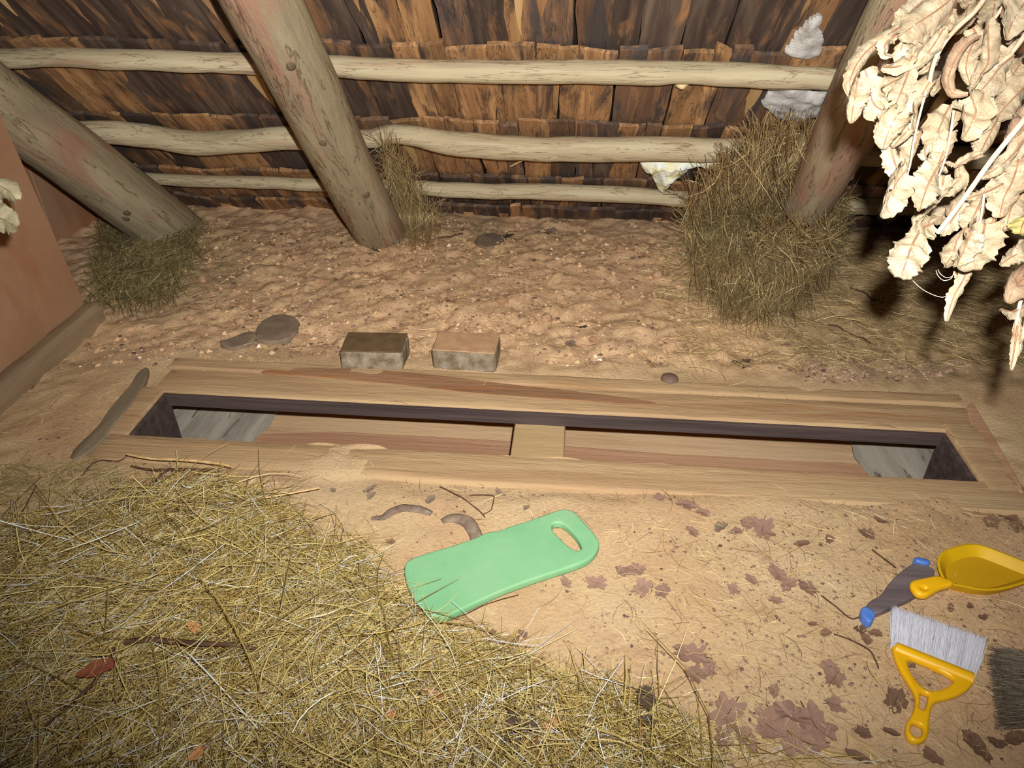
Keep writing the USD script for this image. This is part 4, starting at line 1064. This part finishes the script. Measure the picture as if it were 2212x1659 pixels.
twig([(147, 1116), (200, 1112), (258, 1101), (320, 1094), (348, 1082)], [5, 8, 9, 8, 6], 'twig_red', 'thick reddish twig left of the hay pile, lying level')
twig([(283, 1008), (350, 1020), (430, 1024), (508, 1037)], [5, 6, 7, 7], 'twig_pale', 'pale orange twig along the back of the hay pile', dz=0.03)
twig([(290, 1024), (330, 1031), (400, 1036), (470, 1034)], [4, 5, 7, 5], 'twig_dark', 'dark twig just under the pale orange twig', dz=0.018)
twig([(365, 1034), (335, 1055), (300, 1085), (272, 1100), (258, 1116)], [7, 9, 10, 8, 6], 'twig_dark', 'dark crooked branch slanting down from the pale orange twig', dz=0.012)
twig([(182, 1034), (200, 1010), (226, 999), (255, 1002), (270, 993), (281, 981)], 3.2, 'twig_dark', 'thin dark curved twig by the grey strip')
twig([(0, 1215), (60, 1110), (85, 1060)], 2.5, 'twig_dark', 'thin dark stalk near the left edge of the floor', dz=0.01)
twig([(272, 1394), (340, 1390), (420, 1396), (500, 1400), (556, 1410)], [10, 12, 11, 9, 5], 'twig_dark', 'dark brown branch lying in the hay pile', pile=True)
twig([(250, 1405), (215, 1470), (120, 1560), (20, 1650)], [7, 7, 6, 5], 'twig_dark', 'long dark stalk running down left in the hay', pile=True)
twig([(975, 1558), (1008, 1590), (1018, 1625), (1022, 1659)], 7, 'twig_dark', 'dark bent twig at the bottom of the hay pile', pile=True)
twig([(1150, 1560), (1160, 1610), (1163, 1659)], 8, 'twig_red', 'reddish stalk upright at the bottom centre of the hay', pile=True)
twig([(1318, 1535), (1350, 1508)], 6, 'twig_red', 'short reddish twig at the right edge of the hay pile')
twig([(1770, 1297), (1805, 1322), (1838, 1345), (1852, 1342)], 3, 'twig_dark', 'dark thin twig left of the blue cap')
twig([(1798, 1380), (1845, 1398), (1878, 1420), (1893, 1454)], 3, 'twig_dark', 'dark curved twig left of the broom handle')
twig([(1880, 1197), (1905, 1216), (1930, 1238)], 3.4, 'twig_dark', 'short dark twig above the grey plastic bar')
twig([(1698, 1252), (1735, 1238), (1772, 1221)], 3, 'twig_pale', 'pale straw twig left of the grey plastic bar')
twig([(1490, 768), (1520, 742), (1536, 700), (1545, 664)], [7, 5, 4, 4], 'twig_pale', 'pale straight stalk lying in front of the big hay tuft')
twig([(1788, 700), (1835, 718), (1880, 742)], 3.6, 'twig_dark', 'thin dark twig in the litter under the hanging leaves')
twig([(1836, 622), (1870, 640), (1908, 655)], 3, 'twig_dark', 'thin dark twig below the right rafter')
twig([(935, 507), (965, 508), (1000, 504)], 4, 'twig_dark', 'short dark twig right of the middle rafter foot')
twig([(790, 530), (805, 540), (820, 545)], 3, 'twig_dark', 'tiny dark twig at the middle rafter foot')
twig([(925, 1395), (905, 1430)], 5, 'twig_pale', 'short white straw below the green pad', dz=0.02)
twig([(1430, 735), (1475, 738)], 3, 'twig_pale', 'short pale straw between bricks and hay tuft')
twig([(580, 1103), (640, 1093), (696, 1083)], 4, 'twig_pale', 'long white straw at the top right of the hay pile', dz=0.03)
twig([(950, 1055), (985, 1075), (1010, 1090), (1040, 1115), (1048, 1125)], 2.5, 'hose' if False else 'twig_dark', 'thin arched stalk above the green pad', dz=0.006)
twig([(1015, 1077), (1060, 1075), (1068, 1080), (1062, 1108), (1045, 1118)], 2.2, 'twig_dark', 'thin hooked stalk above the green pad', dz=0.006)
twig([(955, 1350), (1000, 1335), (1050, 1312), (1120, 1290)], 2.6, 'twig_dark', 'thin brown stalk along the lower edge of the green pad')
twig([(1505, 1020), (1530, 1046)], 4, 'twig_dark', 'tiny dark stick on the front beam') if False else None


# ------------------------------------------------------------------ dead leaves on the floor
def leaf_shape(seed, lobes=5, ragged=0.25, asp=0.62):
    """A crumpled dead leaf about 1 long along x: lobed outline, cupped, with thickness."""
    r = np.random.default_rng(seed)
    n = 44
    th = np.linspace(0, 2 * np.pi, n, endpoint=False)
    rad = 0.5 * (1 + ragged * 0.55 * np.cos(lobes * th + r.uniform(0, 6)) + ragged * 0.5 * np.cos((lobes * 2 + 1) * th + r.uniform(0, 6)) + r.normal(0, ragged * 0.12, n))
    rings = [0.02, 0.35, 0.7, 1.0]
    v = []
    for side in (1, -1):
        for q in rings:
            x, y = rad * q * np.cos(th), rad * q * np.sin(th) * asp
            p = np.c_[x, y, np.zeros(n)]
            z = 0.16 * q ** 2 * (fbm(p * 3.1 + seed, 3, seed) - 0.35) + 0.12 * y ** 2 + 0.03 * q
            v.append(np.c_[x, y, z + side * 0.004 + 0.01])
    v = np.vstack(v); f = []
    k = np.arange(n); R = len(rings)
    for s in (0, 1):
        for i in range(R - 1):
            a, b = (s * R + i) * n, (s * R + i + 1) * n
            q = np.vstack([np.stack([a + k, b + k, b + (k + 1) % n], 1), np.stack([a + k, b + (k + 1) % n, a + (k + 1) % n], 1)])
            f.append(q if s == 0 else q[:, ::-1])
    a, b = (R - 1) * n, (2 * R - 1) * n
    f.append(np.vstack([np.stack([a + k, b + k, b + (k + 1) % n], 1), np.stack([a + k, b + (k + 1) % n, a + (k + 1) % n], 1)]))
    return v, np.vstack(f)


protos = {}


def dead_leaf(px, py, w, kind, mt, lab, group=None, ang=None, pile=False, dz=0.001):
    p = flat([(px, py)])[0]
    if pile:
        h, _ = pile_h(p[None, :2]); z = h[0] + 0.036
        p = CAM + (p - CAM) * (1 - z / CAM[2])
    else:
        p = fz(p[None], dz)[0]
    s = w * depth_of(p) / FPX
    a = random.uniform(0, 6.28) if ang is None else ang
    key = (kind, mt)
    x = UsdGeom.Xform.Define(stage, numbered('/World', 'dead_leaf'))
    data(x.GetPrim(), lab, 'leaf', group)
    ca, sa = math.cos(a), math.sin(a)
    n_ = np.array([random.gauss(0, 0.12), random.gauss(0, 0.12), 1.0]); n_ /= np.linalg.norm(n_)
    xa = np.array([ca, sa, 0.0]); xa -= n_ * (xa @ n_); xa /= np.linalg.norm(xa); ya = np.cross(n_, xa)
    x.AddTransformOp().Set(Gf.Matrix4d(frame(xa * s, ya * s, n_ * s, p).T.tolist()))
    if key not in protos:
        lobes, ragged, asp = [(3, 0.24, 0.62), (5, 0.22, 0.72), (2, 0.12, 0.5), (4, 0.34, 0.8), (2, 0.10, 0.22)][kind]
        obj('blade', leaf_shape(200 + kind * 7 + len(protos), lobes, ragged, asp), M[mt], x.GetPrim(), smooth=60)
        v = np.c_[np.linspace(-0.46, 0.62, 14), np.zeros(14), 0.022 + 0.0 * np.linspace(0, 1, 14)]
        obj('stem', tube(v, np.linspace(0.007, 0.014, 14), 5), M['twig_dark'], x.GetPrim(), smooth=60)
        protos[key] = x.GetPrim()
    else:
        x.GetPrim().GetReferences().AddInternalReference(protos[key].GetPath())
        op = x.GetPrim().GetCustomData()
        if group is None and 'group' in op:
            pass
        x.GetPrim().SetInstanceable(True)


G1 = 'purplish dead leaves on the sand right of the pad'
for (x, y, w), o_ in ranked([(1483, 1095, 46), (1519, 1112, 34), (1495, 1151, 34), (1646, 1147, 62), (1612, 1136, 40), (1590, 1152, 30), (1424, 1075, 26), (1427, 1079, 20), (1288, 1262, 44), (1371, 1234, 44), (1342, 1236, 30), (1387, 1274, 46), (1430, 1282, 40), (1222, 1260, 30), (1622, 1258, 30), (1583, 1278, 30), (1678, 1246, 46), (1674, 1302, 30), (1700, 1270, 44), (1742, 1276, 50)], 1290, 1180):
    dead_leaf(x, y, w, random.choice([0, 1, 3]), 'leaf_purple', f'purplish dead leaf on the sand, {o_}nearest to the right end of the green pad', G1)
G2 = 'purplish dead leaves on the bottom right floor'
for (x, y, w), o_ in ranked([(1491, 1417, 74), (1503, 1461, 50), (1530, 1448, 40), (1571, 1548, 84), (1698, 1584, 110), (1650, 1570, 90), (1757, 1572, 90), (1805, 1528, 50), (1700, 1545, 80), (1738, 1608, 80), (1670, 1497, 34), (1789, 1445, 44), (1800, 1470, 56), (1610, 1600, 60), (1560, 1600, 60)], 1975, 1590):
    dead_leaf(x, y, w, random.choice([0, 1, 3]), 'leaf_purple', f'purplish dead leaf on the bottom right floor, {o_}nearest to the broom handle loop', G2)
G3 = 'small brown dead leaves near the broom'
for (x, y, w), o_ in ranked([(1753, 1354, 24), (1781, 1373, 28), (1857, 1365, 34), (1868, 1385, 34), (1889, 1373, 28), (1678, 1342, 18), (1861, 1588, 36), (1922, 1588, 36), (1932, 1520, 60), (1960, 1440, 30), (2050, 1320, 26), (2092, 1316, 20), (2120, 1340, 24), (2090, 1600, 40), (2150, 1610, 40), (2010, 1640, 44), (1850, 1640, 50), (1900, 1130, 30), (1870, 1160, 34), (1790, 1170, 30), (1730, 1180, 34), (2140, 1130, 40), (2180, 1115, 44), (2195, 1140, 40), (2110, 1620, 60), (2190, 1600, 60)], 2010, 1380):
    dead_leaf(x, y, w, random.choice([0, 1, 2]), 'leaf_brown', f'small brown dead leaf, {o_}nearest to the white broom bristles', G3)
G4 = 'greyish dead leaves below the hatch'
for (x, y, w), o_ in ranked([(799, 1060, 30), (802, 1075, 26), (930, 1083, 34), (1077, 1060, 24), (1137, 1099, 20), (815, 1123, 20), (720, 1062, 20), (1527, 1050, 14), (1555, 1143, 36)], 870, 1102):
    dead_leaf(x, y, w, random.choice([0, 2]), 'leaf_grey', f'greyish dead leaf scrap below the hatch, {o_}nearest to the arched hose piece', G4)
G5 = 'brown dead leaves between pad and hay'
for (x, y, w), o_ in ranked([(843, 1171, 22), (791, 1222, 34), (1065, 1371, 22), (1113, 1385, 30), (1130, 1370, 24), (1240, 1520, 30)], 900, 1290):
    dead_leaf(x, y, w, random.choice([0, 1]), 'leaf_brown', f'brown dead leaf between pad and hay, {o_}nearest to the left pad end', G5)
dead_leaf(212, 1445, 84, 2, 'leaf_red', 'long dark red leaf lying slanted in the hay at left', ang=0.62, pile=True)
dead_leaf(418, 1355, 36, 0, 'leaf_orange', 'small orange leaf on the hay, left of centre', pile=True)
dead_leaf(425, 1630, 40, 0, 'leaf_orange', 'orange leaf at the bottom edge of the hay, left', pile=True)
dead_leaf(847, 1544, 32, 1, 'leaf_orange', 'orange leaf crumb in the hay at lower centre', pile=True)
dead_leaf(1192, 1566, 44, 0, 'leaf_orange', 'orange curled leaf on the hay near the dark round leaf', pile=True)
dead_leaf(938, 1502, 44, 0, 'leaf_red', 'reddish leaf on the hay below the green pad', pile=True)
dead_leaf(1070, 1512, 52, 4, 'leaf_straw', 'pale straw-coloured narrow leaf on the hay at lower centre', ang=-0.3, pile=True)
dead_leaf(1125, 1580, 92, 3, 'leaf_dark', 'big dark round leaf sunk in the hay at bottom centre', pile=True)
dead_leaf(1395, 1508, 54, 1, 'leaf_dark', 'dark crumpled leaf at the right tip of the hay pile', pile=True)
dead_leaf(1400, 1558, 36, 1, 'leaf_dark', 'dark purplish crumpled leaf below the one at the right hay tip', pile=True)
dead_leaf(1250, 708, 40, 1, 'leaf_dark', 'dark leaf scrap on the rubble between bricks and hay tuft')
dead_leaf(1232, 742, 30, 1, 'leaf_grey', 'grey leaf scrap on the rubble just below the dark one')
dead_leaf(1600, 785, 44, 3, 'leaf_dark', 'dark ragged leaf right of the round brown cap')
dead_leaf(1090, 505, 40, 3, 'leaf_dark', 'dark leaf mat near the eave behind the bricks')
dead_leaf(1180, 500, 40, 3, 'leaf_grey', 'grey leaf mat near the eave, right of the dark one')
dead_leaf(65, 838, 30, 2, 'leaf_red', 'red-brown leaf scrap at the sill of the left wall')

# ------------------------------------------------------------------ hanging dried leaves
HANG = 1.28


def hang_leaf(px, w, d0, d1, seed, fold=1.0, ruffle=1.0):
    """A dried leaf along a midrib: a blade with thickness, folded along the rib, its margins curled and frilled."""
    r = np.random.default_rng(seed)
    p2 = np.array(px, float); nL = 26; nw = 11
    d0, d1 = d0 * HANG, d1 * HANG
    dd = np.linspace(d0, d1, len(p2))
    c = spline(at_depth(p2[:, 0], p2[:, 1], dd), nL)
    s = np.linspace(0, 1, nL)
    half = 0.5 * w * np.interp(s, [0, 1], [d0, d1]) / FPX
    # curl makes the blade narrower as seen, so its true width is larger
    prof = np.clip(np.sin(np.pi * (0.10 + 0.86 * s) ** 0.85), 0.08, 1) ** 0.6
    t = np.gradient(c, axis=0); t /= np.linalg.norm(t, axis=1, keepdims=True)
    view = c - CAM; view /= np.linalg.norm(view, axis=1, keepdims=True)
    # the blade's plane turns along its length
    tw = r.normal(0, 0.35) + (s - 0.5) * r.normal(0, 0.9)
    u = np.cross(t, view); u /= np.linalg.norm(u, axis=1, keepdims=True); n_ = np.cross(u, t)
    u, n_ = u * np.cos(tw)[:, None] + n_ * np.sin(tw)[:, None], n_ * np.cos(tw)[:, None] - u * np.sin(tw)[:, None]
    k = np.linspace(-1, 1, nw)
    a = r.uniform(0.5, 1.5) * fold * np.sign(r.normal())
    b = r.normal(0, 0.8)
    ang = a * np.abs(k)[None] * (1.2 - 0.4 * s[:, None]) + b * k[None] * 0.5
    # integrate the bent cross-section outwards from the rib
    dk = 2.0 / (nw - 1)
    lat = np.zeros((nL, nw)); hgt = np.zeros((nL, nw)); m0 = nw // 2
    for j in range(m0 + 1, nw):
        lat[:, j] = lat[:, j - 1] + np.cos(ang[:, j]) * dk; hgt[:, j] = hgt[:, j - 1] + np.sin(ang[:, j]) * dk
    for j in range(m0 - 1, -1, -1):
        lat[:, j] = lat[:, j + 1] - np.cos(ang[:, j]) * dk; hgt[:, j] = hgt[:, j + 1] + np.sin(ang[:, j]) * dk
    fr = (0.13 * ruffle) * np.abs(k)[None] ** 2 * np.sin(s[:, None] * r.uniform(16, 26) + 2.0 * np.sign(k)[None] + r.uniform(0, 6)) * prof[:, None]
    jag = 1 + 0.10 * np.abs(k)[None] ** 4 * r.normal(0, 1, (nL, nw))
    hw = (half * prof)[:, None] * 1.55
    P = c[:, None] + u[:, None] * (lat * hw * jag)[..., None] + n_[:, None] * ((hgt + fr) * hw)[..., None]
    P += (fbm(P * 90, 3, seed)[..., None] - 0.5) * 0.008 * n_[:, None] * prof[:, None, None]
    th = 0.0005
    top, bot = P - n_[:, None] * th, P + n_[:, None] * th
    g = grid_faces(nL, nw); N = nL * nw
    v = np.vstack([top.reshape(-1, 3), bot.reshape(-1, 3)]); f = [g, g[:, ::-1] + N]
    rim = np.r_[np.arange(nw), np.arange(1, nL) * nw + nw - 1, (nL - 1) * nw + np.arange(nw - 2, -1, -1), np.arange(nL - 2, 0, -1) * nw]
    nx = np.roll(rim, -1)
    f += [np.stack([rim, rim + N, nx + N], 1), np.stack([rim, nx + N, nx], 1)]
    rib = tube(c - n_ * 0.0008, np.linspace(0.0013, 0.0005, nL), 5)
    return (v, np.vstack(f)), rib


BL = [  # midrib in the photograph, seen width, depth at both ends
    ([(1945, 58), (1905, 85), (1868, 115), (1845, 150), (1836, 185), (1848, 215)], 34, .70, .66), ([(1852, 170), (1848, 205), (1842, 238), (1838, 266)], 42, .66, .64),
    ([(1868, 150), (1878, 180), (1884, 215), (1905, 236), (1945, 240)], 46, .67, .68), ([(1882, 205), (1915, 185), (1945, 168), (1972, 148)], 34, .68, .70),
    ([(2065, -12), (2020, 25), (1975, 55), (1940, 82)], 66, .72, .70), ([(2055, 20), (2020, 60), (1985, 90), (1955, 112)], 58, .73, .71),
    ([(2010, -10), (1975, 18), (1950, 45), (1938, 70)], 34, .74, .72), ([(1938, 75), (1912, 100), (1915, 118), (1930, 120)], 22, .68, .67),
    ([(1908, 142), (1935, 144), (1962, 134), (1980, 106)], 24, .67, .68), ([(1950, 95), (1945, 115), (1958, 128), (1970, 112)], 26, .68, .68),
    ([(2035, 66), (2015, 100), (1992, 130), (1968, 158)], 32, .70, .69), ([(2022, 122), (2002, 148), (1982, 160)], 18, .72, .72), ([(2058, 20), (2050, 50), (2025, 75)], 18, .74, .73),
    ([(2008, 178), (1990, 208), (1974, 240), (1978, 275), (1985, 312)], 46, .68, .67), ([(1966, 150), (1950, 190), (1935, 225), (1925, 258)], 34, .68, .66),
    ([(1940, 246), (1926, 270), (1915, 298), (1908, 322)], 62, .65, .64), ([(1962, 280), (1945, 298), (1928, 318)], 30, .65, .64),
    ([(1922, 312), (1930, 345), (1942, 378), (1950, 402)], 30, .65, .64), ([(1988, 285), (1972, 325), (1960, 365), (1954, 408)], 36, .67, .65),
    ([(1952, 372), (1928, 405), (1915, 435), (1902, 466)], 60, .63, .60), ([(1940, 345), (1950, 375), (1952, 408)], 26, .65, .64), ([(1912, 328), (1906, 342)], 10, .66, .66),
    ([(2052, 228), (2035, 262), (2022, 300), (2018, 330)], 44, .69, .67), ([(2070, 222), (2062, 255), (2052, 285)], 24, .70, .69), ([(2052, 285), (2040, 325), (2026, 360), (2020, 380)], 34, .67, .65),
    ([(2028, 355), (2012, 385), (2000, 415), (1990, 452)], 46, .63, .60), ([(2038, 380), (2035, 410), (2022, 440)], 26, .65, .64), ([(2010, 342), (1990, 372), (1970, 400)], 20, .66, .65), ([(2002, 315), (1998, 335), (2002, 345)], 20, .67, .67),
    ([(2070, 352), (2074, 378), (2058, 402), (2036, 416)], 34, .67, .66), ([(2040, 350), (2055, 358), (2068, 356)], 10, .67, .67),
    ([(2112, 82), (2080, 105), (2058, 140), (2048, 178), (2060, 204), (2090, 205)], 30, .70, .68), ([(2132, 40), (2134, 85), (2136, 130), (2118, 165), (2102, 198)], 36, .72, .69),
    ([(2112, 85), (2092, 120), (2088, 155), (2098, 186)], 34, .72, .70), ([(2102, 60), (2115, 88), (2128, 120)], 36, .73, .72), ([(2040, 162), (2028, 185), (2016, 208)], 26, .72, .71),
    ([(2098, 205), (2108, 235), (2098, 268), (2078, 300)], 56, .68, .66), ([(2115, 232), (2124, 260), (2116, 288)], 24, .69, .68), ([(2108, 208), (2132, 230), (2142, 250), (2130, 266)], 24, .70, .70),
    ([(2190, 120), (2160, 145), (2135, 178), (2108, 206)], 54, .71, .69), ([(2205, 135), (2185, 165), (2165, 195)], 48, .73, .72), ([(2225, 175), (2195, 205), (2165, 240), (2150, 265)], 56, .71, .69),
    ([(2215, 5), (2190, 40), (2172, 85)], 58, .73, .71), ([(2082, -12), (2080, 18)], 20, .74, .73), ([(2182, 0), (2170, 18), (2162, 36)], 20, .74, .73), ([(2225, 60), (2200, 75), (2180, 95)], 30, .75, .74),
    ([(2155, 258), (2135, 295), (2115, 335)], 42, .69, .67), ([(2230, 235), (2195, 275), (2170, 310)], 42, .70, .69), ([(2218, 290), (2190, 330), (2155, 362), (2118, 384)], 26, .67, .66), ([(2230, 300), (2205, 345), (2180, 372)], 44, .70, .69),
    ([(2122, 335), (2095, 343), (2062, 362)], 18, .67, .66), ([(2200, 345), (2188, 390), (2168, 430), (2160, 470)], 54, .68, .66), ([(2230, 380), (2205, 420), (2185, 450), (2175, 498)], 46, .69, .67), ([(2165, 398), (2130, 415), (2085, 430)], 15, .67, .66),
    ([(2080, 438), (2062, 468), (2032, 506)], 34, .67, .66), ([(2025, 438), (2002, 462), (1978, 490)], 40, .66, .65), ([(2015, 482), (1985, 498), (1966, 520)], 40, .66, .64), ([(1984, 505), (1968, 535), (1958, 565), (1944, 600)], 54, .63, .60),
    ([(2122, 430), (2106, 462), (2088, 495)], 42, .66, .65), ([(2094, 488), (2070, 515), (2058, 548), (2040, 572)], 40, .65, .63), ([(2128, 485), (2118, 520), (2098, 552), (2072, 582)], 62, .64, .61), ([(2100, 500), (2086, 535), (2066, 575)], 40, .63, .61),
    ([(2094, 570), (2084, 600), (2062, 640), (2046, 694)], 20, .64, .63), ([(2066, 584), (2080, 602), (2090, 588)], 12, .65, .65), ([(2150, 470), (2140, 485), (2128, 490)], 20, .67, .67),
    ([(2236, 458), (2212, 480), (2204, 505)], 46, .66, .65), ([(2230, 540), (2200, 548), (2160, 572)], 40, .65, .63), ([(2240, 585), (2200, 610), (2178, 655)], 56, .64, .62), ([(2226, 650), (2196, 672), (2164, 668)], 26, .64, .62),
    ([(2200, 680), (2196, 720), (2184, 800)], 15, .63, .62), ([(2222, 665), (2208, 720), (2194, 770)], 12, .64, .63),
]
PINK = {31, 44, 47, 67}
tw_px = [([(2130, -10), (2105, 25), (2070, 58), (2040, 92), (2018, 135), (2008, 180)], 11, .73, .68), ([(2260, 200), (2205, 268), (2140, 348), (2080, 432), (2026, 502)], 12, .68, .64), ([(2230, 50), (2205, 88), (2178, 122), (2150, 142)], 11, .73, .70),
         ([(2170, 10), (2140, 50), (2110, 85)], 8, .74, .72), ([(2000, 200), (1975, 300), (1965, 360), (1948, 400)], 5, .665, .635), ([(2060, 240), (2045, 330), (2028, 380)], 5, .67, .64), ([(2240, 560), (2205, 650), (2196, 700)], 9, .645, .625), ([(2126, 420), (2100, 560), (2080, 620)], 5, .65, .635)]
rb_ = np.random.default_rng(77)
for k in range(14):
    y_ = rb_.uniform(0, 560); lo_ = np.interp(y_, [0, 150, 300, 450, 600], [1960, 1900, 1950, 1990, 2060])
    x_ = rb_.uniform(lo_, 2240); a_ = 2.0 + rb_.normal(0, 0.45); l_ = rb_.uniform(50, 100); c_ = rb_.normal(0, 0.7)
    pts_ = [(x_ + math.cos(a_ + c_ * t) * l_ * t, y_ + math.sin(a_ + c_ * t) * l_ * t) for t in (-0.5, -0.17, 0.17, 0.5)]
    d_ = rb_.uniform(0.78, 0.86); BL.append((pts_, rb_.uniform(26, 48), d_, d_ - rb_.uniform(0, 0.03)))
bun = thing('dried_leaf_bunch', 'big bunch of pale dried curled leaves hanging at the upper right', 'dried leaves')
for k, (px, w, a, b) in enumerate(BL):
    (blade, rib) = hang_leaf(px, w, a, b, 700 + k)
    g = obj('leaf', blade, M['dry_leaf_yellow' if px[0][0] == 2236 else 'dry_leaf_pink' if k in PINK else 'dry_leaf'], bun, smooth=True)
    obj('midrib', rib, M['vein'], g, smooth=True)
for px, w, a, b in tw_px:
    a, b = a * HANG, b * HANG; p2 = np.array(px, float); d = np.linspace(a, b, len(px)); c = spline(at_depth(p2[:, 0], p2[:, 1], d), 24)
    obj('twig', tube(c, np.linspace(1.1, 0.8, 24) * 0.5 * w * (a + b) / 2 / FPX, 8, rough=0.12, seed=int(px[0][0])), M['hanging_stem'], bun, smooth=60)
for k, pts_ in enumerate(([(2022, 584), (2028, 598), (2040, 606), (2054, 602), (2060, 588)], [(2026, 582), (2034, 594), (2046, 600), (2058, 596)], [(1972, 606), (2005, 632), (2036, 642), (2050, 636)])):
    p2 = np.array(pts_, float); c = spline(at_depth(p2[:, 0], p2[:, 1], np.full(len(p2), 0.63 * HANG)), 20)
    obj('tendril', tube(c, 0.0004, 5), M['hanging_stem'], bun, smooth=60)
# above the picture the twigs run together into a tie, and a cord goes up to the roof
knot = at_depth(np.array(2300.0), np.array(-330.0), np.array(0.80 * HANG))
for px, w, a, b in tw_px[:4]:
    s_ = at_depth(np.array(float(px[0][0])), np.array(float(px[0][1])), np.array(a * HANG))
    c = spline(np.array([s_, (s_ + knot) / 2 + [0, 0, 0.01], knot]), 12)
    obj('twig', tube(c, 0.0028, 7), M['hanging_stem'], bun, smooth=60)
topz = (EAVE_Y - knot[1]) * math.tan(SLOPE) - 0.0
obj('cord', tube(np.array([knot - [0, 0, 0.02], knot + [0, 0, 0.1], [knot[0], knot[1], topz]]), 0.002, 6), M['cord'], bun, smooth=60)

b2 = thing('dried_leaf_bunch', 'grey dried leaves poking in at the left edge', 'dried leaves')
for k, (px, w, a, b) in enumerate([([(-60, 372), (-20, 392), (18, 412), (34, 432)], 46, 0.96, 0.94), ([(-70, 452), (-25, 462), (10, 475), (36, 492)], 48, 0.96, 0.94), ([(-60, 420), (-30, 430), (0, 440)], 40, 0.98, 0.97)]):
    (blade, rib) = hang_leaf(px, w, a, b, 900 + k)
    g = obj('leaf', blade, M['dry_leaf_grey'], b2, smooth=True); obj('midrib', rib, M['vein'], g, smooth=True)
s_ = at_depth(np.array(-60.0), np.array(372.0), np.array(0.96 * HANG)); s2 = at_depth(np.array(-70.0), np.array(452.0), np.array(0.96 * HANG))
up = at_depth(np.array(-180.0), np.array(180.0), np.array(0.98 * HANG))
for s0_ in (s_, s2, at_depth(np.array(-60.0), np.array(420.0), np.array(0.98 * HANG))):
    obj('twig', tube(spline(np.array([s0_, (s0_ + up) / 2 + [0, 0, .02], up]), 10), 0.003, 7), M['twig_dark'], b2, smooth=60)
obj('cord', tube(np.array([up - [0, 0, 0.02], up + [0, 0, 0.05], [up[0], up[1], (EAVE_Y - up[1]) * math.tan(SLOPE)]]), 0.002, 6), M['cord'], b2, smooth=60)
